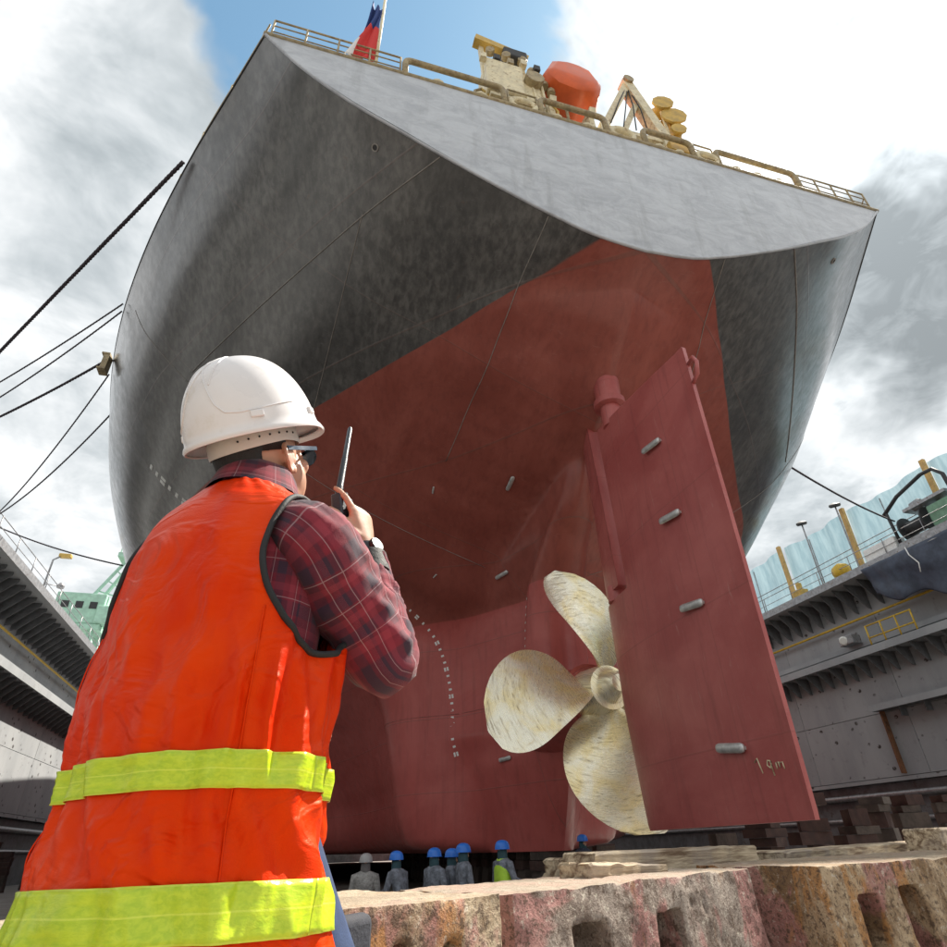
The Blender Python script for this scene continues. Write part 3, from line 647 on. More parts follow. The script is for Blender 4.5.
# right wall extras: ledge over the near bay, rusty stiffener, lamp, yellow guard
b = MB(); b.box((XR(-0.45), 9.0, 7.9), (0.9, 41.4, 0.2)); b.build('ledge', M['dockdark'], wr)
b = MB(); b.box((XR(-0.91), 9.0, 7.93), (0.04, 41.4, 0.34)); b.build('ledge_edge', M['dock'], wr)
b = MB(); b.box((XR(-0.16), 29.5, 6.15), (0.3, 0.12, 3.3)); b.build('stiffener', M['rust'], wr)
for i in range(9): b = MB(); b.box((XR(-0.3), 28.0 - i * 1.6, 7.55), (0.5, 0.05, 0.5)); b.build('knee', M['dockdark'], wr)
for y0, y1 in ((24.6, 27.7),):
    g = empty('guard_rail', (XR(-1.1), y0, 11.03), 'yellow guard rail on the gallery of the right dock wall', 'railing')
    for z_ in (11.6, 12.3): b = MB(); b.tube([(XR(-1.1), y0, z_), (XR(-1.1), y1, z_)], 0.045, 6); b.build('rail', M['yellow'], g, True)
    for k in range(4): b = MB(); yy = y0 + (y1 - y0) * k / 3; b.tube([(XR(-1.1), yy, 11.03), (XR(-1.1), yy, 12.34)], 0.05, 6); b.build('post', M['yellow'], g, True)
fl = empty('wall_lamp', (XR(-0.4), 29.4, 11.9), 'grey lamp box bolted to the right dock wall above the gallery', 'lamp')
b = MB(); b.box((XR(-0.75), 29.4, 11.95), (0.7, 1.1, 0.55)); bevel(b.build('housing', M['steel'], fl), 0.05)
b = MB(); b.lathe([(0.26, 0), (0.28, 0.05), (0.2, 0.12)], (XR(-1.1), 29.5, 11.95), (-1, -0.3, -0.2), 14); b.build('lens', M['lampglass'], fl, True, 40)
b = MB(); b.bar((XR(-0.3), 29.4, 11.5), (XR(0.2), 29.4, 11.5), 0.1); b.build('bracket', M['steel'], fl)
# tarpaulin hanging from the deck edge
b = MB(); nu, nv = 44, 18; vs = []; fs = []
for j in range(nv + 1):
    for i in range(nu + 1):
        f = i / nu; g = j / nv; yy = 19.8 + 6.2 * f; low = 12.2 + 1.3 * f ** 1.5 + 0.25 * math.sin(f * 14); z_ = 15.2 + (low - 15.2) * g
        xx = XR(-1.74) + g * 0.5 + (0.03 + 0.06 * g) * math.sin(f * 23 + g * 3 + 2 * math.sin(f * 7)) + 0.12 * g * math.sin(f * 9 - g * 3) + 0.05 * math.sin(g * 9 + f * 4)
        vs.append((xx, yy, z_))
for j in range(nv):
    for i in range(nu): a = j * (nu + 1) + i; fs.append((a, a + 1, a + nu + 2, a + nu + 1))
b.add(vs, fs); tp = b.build('tarpaulin', M['tarp'], None, True); tp.modifiers.new('t', 'SOLIDIFY').thickness = 0.012
tag(tp, 'dark navy tarpaulin hanging in folds below the right dock deck', 'tarpaulin')
# hanging white line
b = MB(); b.tube([(XR(-1.72), 22.9, 15.3), (XR(-1.8), 22.8, 14.8), (XR(-1.76), 22.5, 14.2), (XR(-1.78), 22.6, 13.7)], 0.035, 6); tag(b.build('hanging_line', M['white'], None, True), 'thin pale line dangling over the tarpaulin', 'rope')
# netting fence on the right deck
fe = empty('netting_fence', (XR(-0.4), 30, DT), 'pale blue netting fence with yellow posts along the right dock deck', 'fence')
py_ = [8.6, 14.7, 20.85, 26.9, 32.8, 38.8, 44.8, 50.8]
pm = MB(); pm.box((0, 0, 2.3), (0.2, 0.28, 4.6)); PM = pm.mesh('post', M['postyel'])
for yy in py_: inst('post', PM, fe, T(XR(-0.4), yy, DT) @ Matrix.Rotation(R(-2 + 4 * random.random()), 4, 'X'))
for k in range(len(py_) - 1):
    b = MB(); nu, nv = 26, 12; vs = []; fs = []; ph = random.random() * 6
    for j in range(nv + 1):
        for i in range(nu + 1):
            f = i / nu; g = j / nv; yy = py_[k] + 0.15 + (py_[k + 1] - py_[k] - 0.3) * f
            top = DT + 4.45 - 0.28 * math.sin(math.pi * f); bot = DT + 0.35 + 0.15 * math.sin(5 * f + ph)
            vs.append((XR(-0.22) + 0.09 * math.sin(f * 19 + ph) * (0.3 + g) + 0.15 * math.sin(math.pi * f) * math.sin(math.pi * g), yy, bot + (top - bot) * g))
    for j in range(nv):
        for i in range(nu): a = j * (nu + 1) + i; fs.append((a, a + 1, a + nu + 2, a + nu + 1))
    b.add(vs, fs); b.build('net_panel', M['net'], fe, True)
b = MB(); b.tube([(XR(-0.36), py_[0], DT + 1.9), (XR(-0.36), py_[-1], DT + 1.9)], 0.03, 6); b.build('rail', M['steel'], fe, True)
for k in range(7):
    b = MB(); yy = (py_[k] + py_[k + 1]) / 2 + 0.2; b.tube([(XR(-0.36), yy, DT), (XR(-0.36), yy, DT + 3.9)], 0.04, 6); b.build('stanchion', M['steel'], fe, True)
def flood(x_, y_, h, lab):
    g = empty('flood_light', (x_, y_, DT), lab, 'lamp', 'flood lights on the right dock deck')
    b = MB(); b.tube([(x_, y_, DT), (x_, y_, DT + h)], 0.05, 8); b.build('pole', M['steel'], g, True, 40)
    b = MB(); b.lathe([(0.12, 0.18), (0.34, 0.1), (0.38, -0.02), (0.30, -0.12)], (x_, y_, DT + h + 0.1), (-0.35, -0.3, 1), 12); b.build('lamp_head', M['dark'], g, True, 40)
flood(XR(-0.75), 29.85, 4.9, 'round flood light on a thin grey pole before the blue netting')
flood(XR(-0.75), 26.85, 4.75, 'round flood light on top of a yellow netting post')
# mooring winch on the right deck
wn_ = empty('mooring_winch', (XR(-0.9), 21.5, DT), 'grey and green mooring winch under a dark pipe arch on the right deck', 'winch')
b = MB(); b.box((XR(-0.9), 21.2, DT + 0.15), (1.3, 4.2, 0.3)); b.build('bed', M['steel'], wn_)
b = MB(); b.lathe([(0.75, -0.9), (0.75, -0.82), (0.4, -0.8), (0.4, 0.5), (0.75, 0.52), (0.75, 0.6)], (XR(-0.9), 22.3, DT + 1.05), (0, 1, 0), 20); b.build('drum', M['dark'], wn_, True, 40)
b = MB(); b.box((XR(-0.9), 20.4, DT + 0.95), (1.0, 1.4, 1.25)); bevel(b.build('gear_housing', M['greend'], wn_), 0.08)
b = MB(); b.box((XR(-0.9), 21.0, DT + 1.9), (1.2, 2.6, 0.18)); b.build('cover', M['steel'], wn_)
b = MB(); b.lathe([(0.3, 0), (0.3, 0.5), (0.2, 0.6)], (XR(-1.1), 21.9, DT + 2.0), (0, -1, 0.1), 14); b.build('motor', M['steel'], wn_, True, 40)
b = MB(); b.tube([(XR(-1.3), 23.6, DT + 2.3), (XR(-1.3), 22.4, DT + 2.95), (XR(-1.3), 20.6, DT + 3.4), (XR(-1.3), 19.9, DT + 3.35), (XR(-1.3), 19.5, DT + 2.8), (XR(-1.3), 19.4, DT + 0.2)], 0.11, 8); b.build('pipe_arch', M['dark'], wn_, True)
b = MB(); b.tube([(XR(-1.3), 23.3, DT + 0.2), (XR(-1.3), 23.4, DT + 2.4)], 0.09, 8); b.build('arch_leg', M['dark'], wn_, True)
bo = MB(); bo.lathe([(0.32, 0), (0.32, 0.06), (0.2, 0.1), (0.18, 0.6), (0.28, 0.66), (0.28, 0.78), (0.1, 0.82)], (0, 0, 0), seg=14); BO = bo.mesh('bollard', M['dark'], True, 40)
def bollard(x_, y_, lab):
    g = empty('bollard', (x_, y_, DT), lab, 'bollard', 'bollards on the dock decks')
    b = MB(); b.box((x_, y_, DT + 0.03), (1.0, 1.6, 0.06)); b.build('base_plate', M['steel'], g)
    inst('post', BO, g, T(x_, y_ - 0.45, DT + 0.06)); inst('post', BO, g, T(x_, y_ + 0.45, DT + 0.06))
b = MB(); b.lathe([(0.05, -0.5), (0.42, -0.4), (0.55, 0), (0.42, 0.4), (0.05, 0.5)], (XR(-1.05), 27.9, DT + 0.55), (0, 1, 0.1), 16)
g = b.build('float_buoy', M['yellow'], None, True); tag(g, 'yellow float buoy lying at the deck edge below the netting', 'buoy')
b = MB(); b.box((XR(-1.0), 24.6, DT + 0.5), (0.9, 2.2, 0.9)); tag(bevel(b.build('deck_box', M['white']), 0.06), 'white deck locker beside the winch on the right deck', 'box')
b = MB(); b.box((XR(-1.0), 31.6, DT + 0.35), (0.7, 0.7, 0.7)); b.box((XR(-1.0), 31.6, DT + 0.9), (0.3, 0.3, 0.6)); tag(bevel(b.build('mooring_post', M['ochre']), 0.05), 'small ochre mooring post on the right deck edge', 'post')
# street lamp and crane above the left wing
g = empty('deck_lamp', (XL(0.1), 43.7, DT), 'thin lamp post with two heads on the left dock deck', 'lamp post')
b = MB(); b.tube([(XL(0.1), 43.7, DT), (XL(0.1), 43.7, DT + 3.6), (XL(-0.25), 43.9, DT + 4.0)], 0.06, 8); b.build('pole', M['steel'], g, True)
b = MB(); b.box((XL(-0.45), 44.0, DT + 4.05), (0.75, 0.45, 0.26)); bevel(b.build('lamp_head', M['ochre'], g), 0.06)
b = MB(); b.tube([(XL(0.1), 43.7, DT + 1.9), (XL(-0.6), 44.3, DT + 2.0)], 0.03, 6); b.build('arm', M['steel'], g, True)
b = MB(); b.lathe([(0.1, 0.25), (0.24, 0.05), (0.22, -0.1)], (XL(-0.65), 44.35, DT + 2.0), seg=12); b.build('lamp_head', M['steel'], g, True, 40)
g = empty('dock_crane', (-21.7, 70, DT), 'pale green dock crane with cab and lattice frame beyond the left wall', 'crane')
b = MB()
for sx in (-1, 1):
    for sy in (-1, 1): b = MB(); b.bar((-21.7 + sx * 2.0, 70 + sy * 2, DT), (-21.7 + sx * 1.3, 70 + sy * 1.3, DT + 6.2), 0.5); b.build('leg', M['green'], g)
b = MB(); b.box((-21.7, 70, DT + 6.4), (4.4, 4.4, 0.5)); b.build('slew_platform', M['green'], g)
b = MB(); b.box((-21.9, 70, DT + 8.3), (4.6, 4.2, 3.2)); bevel(b.build('machine_house', M['green'], g), 0.12)
for k in range(3): b = MB(); b.box((-23.2 + 1.3 * k, 67.87, DT + 8.6), (0.7, 0.06, 0.7)); b.build('window', M['dark'], g)
b = MB(); b.box((-19.3, 68.2, DT + 7.6), (1.5, 1.6, 1.8)); bevel(b.build('cab', M['green'], g), 0.1)
for sy in (-1.2, 1.2):
    b = MB(); b.bar((-21.2, 70 + sy, DT + 9.9), (-18.9, 70 + sy * 0.6, DT + 14.8), 0.28); b.build('a_frame_leg', M['green'], g)
    b = MB(); b.bar((-18.6, 70 + sy, DT + 9.9), (-18.7, 70 + sy * 0.6, DT + 14.8), 0.24); b.build('a_frame_leg', M['green'], g)
b = MB(); b.box((-18.8, 70, DT + 14.9), (2.6, 2.0, 0.5)); b.build('head_platform', M['green'], g)
for k in range(4):
    f = (k + 0.5) / 4; b = MB(); b.bar((-21.2 + 2.3 * f, 68.9, DT + 9.9 + 4.9 * f), (-18.6, 68.9, DT + 9.9 + 4.9 * max(0, f - 0.2)), 0.12); b.build('brace', M['green'], g)
b = MB(); b.bar((-19.5, 70, DT + 7), (-4, 84, DT + 9), 0.9, 0.7); b.build('boom', M['green'], g)
for k, xx in enumerate((-1, 0, 1)): b = MB(); b.tube([(-18.8 + xx * 1.1, 69.1, DT + 15.1), (-18.8 + xx * 1.1, 69.1, DT + 16.1)], 0.06, 6); b.build('rail_post', M['green'], g)
b = MB(); b.tube([(-19.9, 69.1, DT + 16.1), (-17.7, 69.1, DT + 16.1)], 0.06, 6); b.build('rail', M['green'], g)

# ---- mooring lines
def rope(A, B, sag, lab, r=0.05, n=28):
    A = Vector(A); B = Vector(B); L0 = (B - A).length
    pts = [A.lerp(B, k / n) - Vector((0, 0, 4 * sag * (k / n) * (1 - k / n))) for k in range(n + 1)]
    # three-strand lay
    b = MB(); m_ = int(L0 / 0.12); 
    def at(f):
        return A.lerp(B, f) - Vector((0, 0, 4 * sag * f * (1 - f)))
    side = (B - A).cross(Vector((0, 0, 1))).normalized(); upv = side.cross((B - A).normalized())
    for s_ in range(3):
        P = []
        for k in range(m_ + 1):
            f = k / m_; a = f * L0 / 0.55 * 2 * math.pi + s_ * 2.094
            P.append(at(f) + (side * math.cos(a) + upv * math.sin(a)) * r * 0.5)
        b.tube(P, r * 0.62, 5)
    return tag(b.build('mooring_rope', M['rope'], None, True), lab, 'rope', 'mooring ropes of the ship')
BZ = DT + 0.5
rope((-5.6, 13.55, 21.35), SC((-17.2, 26.85, 16.0)), 0.0, 'taut dark mooring rope at top left, steepest of the ropes', 0.07)
rope((-8.7, 20.7, 21.35), SC((-17.2, 25.5, 16.0)), 0.7, 'upper thin rope of the slack pair left of the ship', 0.035)
rope((-8.8, 21.1, 21.3), SC((-17.2, 26.2, 16.0)), 1.1, 'lower thin rope of the slack pair left of the ship', 0.035)
rope((-9.95, 24.4, 21.3), SC((-17.2, 26.7, 16.0)), 0.55, 'thick dark rope leading left from the box on the ship side', 0.06)
rope((-10.1, 25.4, 21.2), SC((-17.0, 33.4, 16.2)), 2.6, 'sagging rope, first of two that meet at the left edge', 0.035)
rope((-10.6, 28.6, 21.2), SC((-17.0, 33.0, 16.0)), 1.7, 'sagging rope, lower of two that meet at the left edge', 0.042)
rope((-11.2, 40.0, 17.5), SC((-17.0, 33.6, 17.1)), 0.35, 'thin rope dipping to the crane just above the left dock deck', 0.05)
for y_, lab in ((26.2, 'twin bollard on the left dock deck holding the upper ropes'), (33.2, 'twin bollard on the left dock deck holding the sagging ropes')): bollard(-17.2, y_, lab)
rope(hp(15.2, 21.2, 1), SC((XR(-0.9), 23.4, DT + 1.9)), 0.35, 'dark rope from the starboard side down to the dock winch', 0.07)
b = MB(); b.box((0, 0, 0), (0.24, 0.5, 0.8)); b.box((-0.05, 0, 0.44), (0.34, 0.55, 0.08)); b.box((-0.05, 0, -0.44), (0.34, 0.55, 0.08))
b.build('fairlead_box', M['railmetal'], ship, M=T(-9.98, 24.4, 21.0))
for o in list(COL.objects):
    if o.name in BEFORE or o.parent is not None or o.name.startswith('mooring_rope'): continue
    o.matrix_basis = DS @ o.matrix_basis; WORLD[o.name] = o.matrix_basis.copy()
# ================================================================== blocks
def block_mat(name, lo, hi, pink, orange, seed):
    t = NT(name); o_ = t.map(t.obj, loc=(seed * 3.7, seed * 1.9, seed))
    n1 = t.noise(o_, 3.0, 6, 0.68, 0.4); n2 = t.noise(o_, 1.9, 5, 0.6, 0.6); n3 = t.noise(o_, 26, 6, 0.75); n4 = t.noise(t.map(o_, (2.4, 2.4, 0.6)), 2.4, 5, 0.62, 0.5); n5 = t.noise(o_, 70, 4, 0.7)
    c = t.mix(t.ramp(n1, 0.38, 0.58), lo, hi)
    c = t.mix(t.math('MULTIPLY', t.ramp(n2, pink, pink + 0.06), 0.8), c, (0.38, 0.17, 0.155))
    c = t.mix(t.math('MULTIPLY', t.ramp(n4, orange, orange + 0.1), 0.8), c, (0.42, 0.20, 0.06))
    c = t.mix(t.math('MULTIPLY', t.ramp(n3, 0.53, 0.60), 0.8), c, (0.085, 0.05, 0.03)); c = t.mix(t.math('MULTIPLY', t.ramp(n3, 0.36, 0.43, 1, 0), 0.6), c, (0.66, 0.60, 0.50))
    c = t.mix(t.math('MULTIPLY', t.ramp(n5, 0.54, 0.60), 0.6), c, (0.09, 0.06, 0.045))
    t.bump(t.math('ADD', t.math('ADD', t.math('MULTIPLY', n3, 0.6), n1), t.math('MULTIPLY', n5, 0.35)), 0.8, 0.025)
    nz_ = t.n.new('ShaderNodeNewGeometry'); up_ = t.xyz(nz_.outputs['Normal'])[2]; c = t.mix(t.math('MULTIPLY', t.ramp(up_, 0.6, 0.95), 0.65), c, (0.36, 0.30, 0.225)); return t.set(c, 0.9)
M['block1'] = block_mat('tan_block_concrete', (0.20, 0.12, 0.065), (0.52, 0.42, 0.29), 0.60, 0.55, 1.0)
M['block2'] = block_mat('pinkish_block_concrete', (0.17, 0.125, 0.10), (0.36, 0.30, 0.255), 0.50, 0.60, 2.3)
M['block3'] = block_mat('orange_block_concrete', (0.20, 0.12, 0.06), (0.48, 0.36, 0.23), 0.53, 0.48, 3.1)
t = NT('old_timber')
g_ = t.noise(t.map(t.obj, (1.2, 16, 16)), 1.6, 7, 0.6, 0.3); n1 = t.noise(t.obj, 3, 6, 0.6)
c = t.mix(t.ramp(g_, 0.35, 0.65), (0.17, 0.11, 0.065), (0.60, 0.49, 0.34)); c = t.mix(t.math('MULTIPLY', t.ramp(n1, 0.5, 0.7), 0.7), c, (0.26, 0.22, 0.19))
t.bump(g_, 0.8, 0.02); M['timber'] = t.set(c, 0.85)
M['keelblock'] = simple('keel_block_stain', (0.065, 0.05, 0.042), 0.9, 0, 0.5, 2.0, 0.5, dirt=(0.045, 0.035, 0.03))
M['keelcap'] = simple('keel_cap_red', (0.05, 0.026, 0.022), 0.85, 0, 0.4, 2.5, 0.4, dirt=(0.06, 0.04, 0.03))
M['hole'] = simple('gap_shade_dark', (0.03, 0.022, 0.016), 0.95, 0, 0.3, 6, 0.4)  # near-black colour painting the shade in the gaps between front blocks

def rough_block(name, A, B, depth, ztop, h, holes, label, seed, group='worn blocks in the foreground'):
    """block whose front top edge runs from A to B (plan points); holes: (from,to along, z from, z to below top)"""
    A = Vector((A[0], A[1])); B = Vector((B[0], B[1])); ex = (B - A); Lw = ex.length; ex.normalize(); ey = Vector((-ex.y, ex.x))
    Mx = Matrix.Identity(4)
    Mx[0][0], Mx[1][0] = ex.x, ex.y; Mx[0][1], Mx[1][1] = ey.x, ey.y; Mx[0][3], Mx[1][3], Mx[2][3] = A.x, A.y, ztop
    b = MB(); ztops = min([hh[2] for hh in holes] + [0.2]); bt_ = 0.03
    def bx(x0, x1, y0, y1, z0, z1):         # slight batter on the ends
        f0 = 1 + 0.06 * (-z0); f1 = 1 + 0.06 * (-z1); cx_ = Lw / 2
        V = []
        for z_, f_ in ((z0, f0), (z1, f1)):
            for x_, y_ in ((x0, y0), (x1, y0), (x1, y1), (x0, y1)):
                e = 0.0 if 0.001 < x_ < Lw - 0.001 else (-1 if x_ < cx_ else 1) * 0.05 * (-z_)
                V.append((x_ + e, y_ - 0.04 * (-z_) * (1 if y_ <= 0.001 else 0), z_))
        b.add(V, [(3, 2, 1, 0), (4, 5, 6, 7), (0, 1, 5, 4), (1, 2, 6, 5), (2, 3, 7, 6), (3, 0, 4, 7)])
    bx(0, Lw, 0.24, depth, -h, 0)
    bx(0, Lw, 0, 0.3, -ztops, 0)
    edges_ = [0.0] + [q_ for hh in holes for q_ in hh[:2]] + [Lw]
    for i in range(0, len(edges_), 2): bx(edges_[i], edges_[i + 1], 0, 0.3, -h, -ztops + 0.06)
    for a_, c_, e_, f_ in holes:
        bx(a_ - 0.05, c_ + 0.05, 0, 0.3, -h, -f_)
        if e_ > ztops + 0.005: bx(a_ - 0.05, c_ + 0.05, 0, 0.3, -e_, -ztops + 0.06)
    me = remesh(b, 'block_raw', 0.0135, 2)
    bm = bmesh.new(); bm.from_mesh(me); bm.normal_update(); off = Vector((seed * 7.3, seed * 3.1, 0))
    for v in bm.verts:
        if v.co.z < -0.9: continue
        pq = v.co + off
        d = mnoise.fractal(pq * 3.0, 1.0, 2.0, 3) * 0.004 + mnoise.fractal(pq * 13.0, 1.0, 2.0, 4) * 0.0045 - max(0, mnoise.fractal(pq * 7.0, 1.0, 2.0, 3) - 0.45) * 0.03
        near = max(0.0, 1 - abs(v.co.z) / 0.06) * max(0.0, 1 - min(abs(v.co.y), abs(v.co.x), abs(Lw - v.co.x)) / 0.07)
        v.co += v.normal * d - Vector((0, -1, 1)).normalized() * near * max(0, mnoise.fractal(pq * 5.0, 1.0, 2.0, 3) + 0.15) * 0.02
    me = bpy.data.meshes.new(name); bm.to_mesh(me); bm.free(); me.materials.append(M['block%d' % seed])
    me.polygons.foreach_set('use_smooth', [True] * len(me.polygons)); me.set_sharp_from_angle(angle=R(50))
    o = inst(name, me, None, Mx); return tag(o, label, 'block', group)
ZB = 1.53
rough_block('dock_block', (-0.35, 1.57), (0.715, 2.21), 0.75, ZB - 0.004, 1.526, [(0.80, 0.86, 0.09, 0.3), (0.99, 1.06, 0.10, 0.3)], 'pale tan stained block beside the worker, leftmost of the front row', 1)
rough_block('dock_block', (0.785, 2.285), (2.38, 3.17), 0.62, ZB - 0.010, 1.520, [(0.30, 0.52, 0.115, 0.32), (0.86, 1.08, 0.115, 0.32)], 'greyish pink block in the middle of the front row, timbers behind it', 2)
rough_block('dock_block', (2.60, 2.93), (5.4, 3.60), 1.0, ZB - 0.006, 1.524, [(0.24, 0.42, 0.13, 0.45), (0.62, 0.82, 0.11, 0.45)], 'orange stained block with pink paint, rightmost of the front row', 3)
def plank(p, q, w, h, lab, seed, taper=0.0, group='weathered timbers on the blocks'):
    p = Vector(p); q = Vector(q); d = q - p; Lp = d.length; d.normalize(); up = Vector((0, 0, 1)); y_ = up.cross(d).normalized(); z_ = d.cross(y_)
    Mx = Matrix.Identity(4)
    for i in range(3): Mx[i][0] = d[i]; Mx[i][1] = y_[i]; Mx[i][2] = z_[i]; Mx[i][3] = p[i]
    b = MB(); n = 60; rings = []
    for k in range(n + 1):
        f = k / n; s_ = 1.0 - taper * f; j = mnoise.noise(Vector((f * 9, seed, 0))) * 0.008; j2 = mnoise.noise(Vector((f * 8, seed, 5))) * 0.006; e = 0.0
        if f < 0.015 or f > 0.985: e = 0.12
        ww = w / 2 * s_ * (1 - e) + j; hh = h / 2 * s_ * (1 - e) + j2; ring = []
        prof = [(-1, -.8), (-.9, -1), (-.2, -0.97), (.3, -1), (.9, -1), (1, -.8), (1, -.35), (0.93, -.28), (1, -.2), (1, .3), (0.95, .38), (1, .45), (1, .85), (.92, 1), (.45, 1), (.38, 0.9), (.3, 1), (-.25, 1), (-.33, 0.93), (-.4, 1), (-.9, 1), (-1, .8), (-.95, .1)]
        for i, (a, c2) in enumerate(prof):
            ring.append(Vector((Lp * f + (mnoise.noise(Vector((i * 1.7, seed, 3))) * 0.05 if k in (0, n) else 0), a * ww + mnoise.noise(Vector((f * 5, i * 0.9, seed))) * 0.006, c2 * hh + mnoise.noise(Vector((f * 5, i * 0.9, seed + 9))) * 0.006)))
        rings.append(ring)
    b.loft(rings); return tag(b.build('timber_baulk', M['timber'], None, True, 35, M=Mx), lab, 'timber', group)
# timbers lying behind and between the blocks (objects at the heights they rest on)
for i, (x_, y_, L_, sx) in enumerate(()): pass
plank((1.52, 3.35, 1.55), (3.15, 4.22, 1.55), 0.26, 0.13, 'long split timber lying behind the middle block', 1, 0.1)
plank((1.34, 3.02, 1.53), (1.95, 3.34, 1.515), 0.2, 0.1, 'short broken timber end with splinters behind the middle block', 2, 0.3)
plank((1.55, 3.72, 1.535), (2.4, 4.25, 1.535), 0.2, 0.1, 'thin grey plank between the left and the middle block', 3, 0.1)
plank((3.6, 4.6, 1.50), (8.0, 7.2, 1.50), 0.4, 0.12, 'sunlit plank behind the right block', 4)
plank((6.3, 5.55, 1.585), (7.6, 6.2, 1.585), 0.35, 0.2, 'short timber offcut on the far right plank', 5)
for i, (x_, y_, a, lab) in enumerate(((0.80, 2.55, 31, 'narrow upright timber between the left and middle blocks, darkened as gap shade'), (2.585, 3.30, 20, 'dark upright added as gap shade between the middle and right blocks'))):
    wb = MB(); wb.box((0, 0, 0.74), (0.13, 0.3, 1.48), taper=0.92); o = wb.build('gap_shade_upright', M['hole'], M=T(x_, y_, 0) @ RZ(R(a))); bevel(o, 0.012); tag(o, lab, 'timber')  # dark uprights set in so the gaps between blocks look shaded
# a second row of bearer blocks under those timbers
kb = MB(); kb.box((0, 0, 0.69), (1.1, 0.8, 1.38), taper=0.94); KB = kb.mesh('bearer', M['keelblock'])
for i, (x_, y_, a, s_) in enumerate(((1.82, 3.60, 28, 1.073), (2.85, 4.15, 28, 1.073), (4.4, 5.05, 30, 1.035), (6.9, 6.5, 30, 1.035))):
    o = inst('bearer_block', KB, None, T(x_, y_, 0) @ RZ(R(a)) @ Matrix.Diagonal((1, 1, s_, 1)))
    tag(o, ['dark bearer block under the left end of the split timber', 'dark bearer block under the right end of the split timber', 'dark bearer block under the near end of the sunlit plank', 'dark bearer block under the far end of the sunlit plank'][i], 'block', 'bearer blocks behind the front row')

# ---- keel blocks carrying the ship: concrete foot, timber cap
ks = MB(); ks.box((0, 0, 0.5), (0.95, 0.8, 1.0), taper=0.9); KS = ks.mesh('foot', M['keelblock']); ks = MB(); ks.box((0, 0, 0), (0.85, 0.7, 0.26)); KSC = ks.mesh('cap', M['keelcap']); ks = MB(); ks.box((0, 0, 0), (0.8, 0.7, 0.26)); KSB = ks.mesh('cap', M['keelblock'])
kf = MB(); kf.box((0, 0, 0.5), (1.6, 0.9, 1.0), taper=0.85); KF = kf.mesh('foot', M['keelblock'])
kc = MB(); kc.box((0, 0, 0), (1.5, 0.75, 0.26)); KC = kc.mesh('cap', M['keelcap']); kc2 = MB(); kc2.box((0, 0, 0), (1.45, 0.7, 0.23)); KC2 = kc2.mesh('cap', M['keelblock'])
def keel_block(x_, y_, h, lab, group, rz=0, spare=False):
    g = empty('keel_block', (x_, y_, 0), lab, 'keel block', group)
    Mb = T(x_, y_, 0) @ RZ(rz); inst('foot', KS if spare else KF, g, Mb)
    z_ = 1.0
    k = 0
    while z_ < h - 0.02:
        hh = min(0.26, h - z_); inst('cap', KSC if spare else (KC if k % 2 == 0 else KC2), g, Mb @ T(random.uniform(-.05, .05), random.uniform(-.05, .05), z_ + hh / 2) @ Matrix.Diagonal((1, 1, hh / 0.26 * 0.98, 1))); z_ += hh; k += 1
    return g
ORD = ['first', 'second', 'third', 'fourth', 'fifth', 'sixth', 'seventh', 'eighth', 'ninth', 'tenth', 'eleventh', 'twelfth', 'thirteenth', 'fourteenth', 'fifteenth', 'sixteenth', 'seventeenth', 'eighteenth', 'nineteenth', 'twentieth', 'twenty-first', 'twenty-second', 'twenty-third']
v = 11.6
i = 0
while v < 46:
    p = W(0, v, 0); keel_block(p.x, p.y, 1.5, '%s dark capped keel block forward of the propeller under the ship centre line' % ORD[i], 'keel blocks under the centre line'); v += 1.6; i += 1
for u_ in (-13, 13):
    v = 37.0; i = 0
    while v < 62:
        p = W(u_, v, 0); keel_block(p.x, p.y, 1.6, '%s dark bilge block from the stern, %s' % (ORD[i], 'left of the keel under the flat bottom' if u_ < 0 else 'right of the keel under the flat bottom'), 'bilge blocks left' if u_ < 0 else 'bilge blocks right'); v += 2.4; i += 1
# stacked spare blocks right of and behind the rudder
nth = ['first', 'second', 'third', 'fourth', 'fifth', 'sixth', 'seventh', 'eighth', 'ninth', 'tenth', 'eleventh', 'twelfth', 'thirteenth']
for i in range(9):
    x_ = 10.2 + i * 1.85; y_ = 14.4 + i * 0.55 + random.uniform(-.4, .4); h = 1.7 + 0.05 * i + random.choice((0, 0.2, 0.4, 0.62))
    g = empty('keel_block', (x_, y_, 0), '%s dark red block stack counted from the rudder along the dock floor' % nth[i], 'keel block', 'spare block stacks right of the rudder')
    Mb = T(x_, y_, 0) @ RZ(random.uniform(-.5, .5)); inst('foot', KS, g, Mb @ Matrix.Diagonal((random.uniform(.7, 1.05), 1, random.uniform(.8, 1.15), 1))); z_ = 0.95
    while z_ < h:
        hh = random.choice((0.2, 0.3, 0.42)); inst('cap', random.choice((KSC, KSC, KSB)), g, Mb @ RZ(random.uniform(-.25, .25)) @ T(random.uniform(-.12, .12), random.uniform(-.1, .1), z_ + hh / 2) @ Matrix.Diagonal((random.uniform(.55, 1.1), 1, hh / 0.26 * 0.97, 1))); z_ += hh
for i, (x_, y_, h) in enumerate(((-17.0, 44.5, 1.85), (-17.8, 49, 2.3), (-17.5, 53, 2.9), (-17.8, 57, 2.4), (-17.3, 62, 2.9))):
    keel_block(x_, y_, h, '%s dark block stack from the near end along the left dock wall foot' % nth[i], 'block stacks at the left wall', random.uniform(-.2, .2), True)
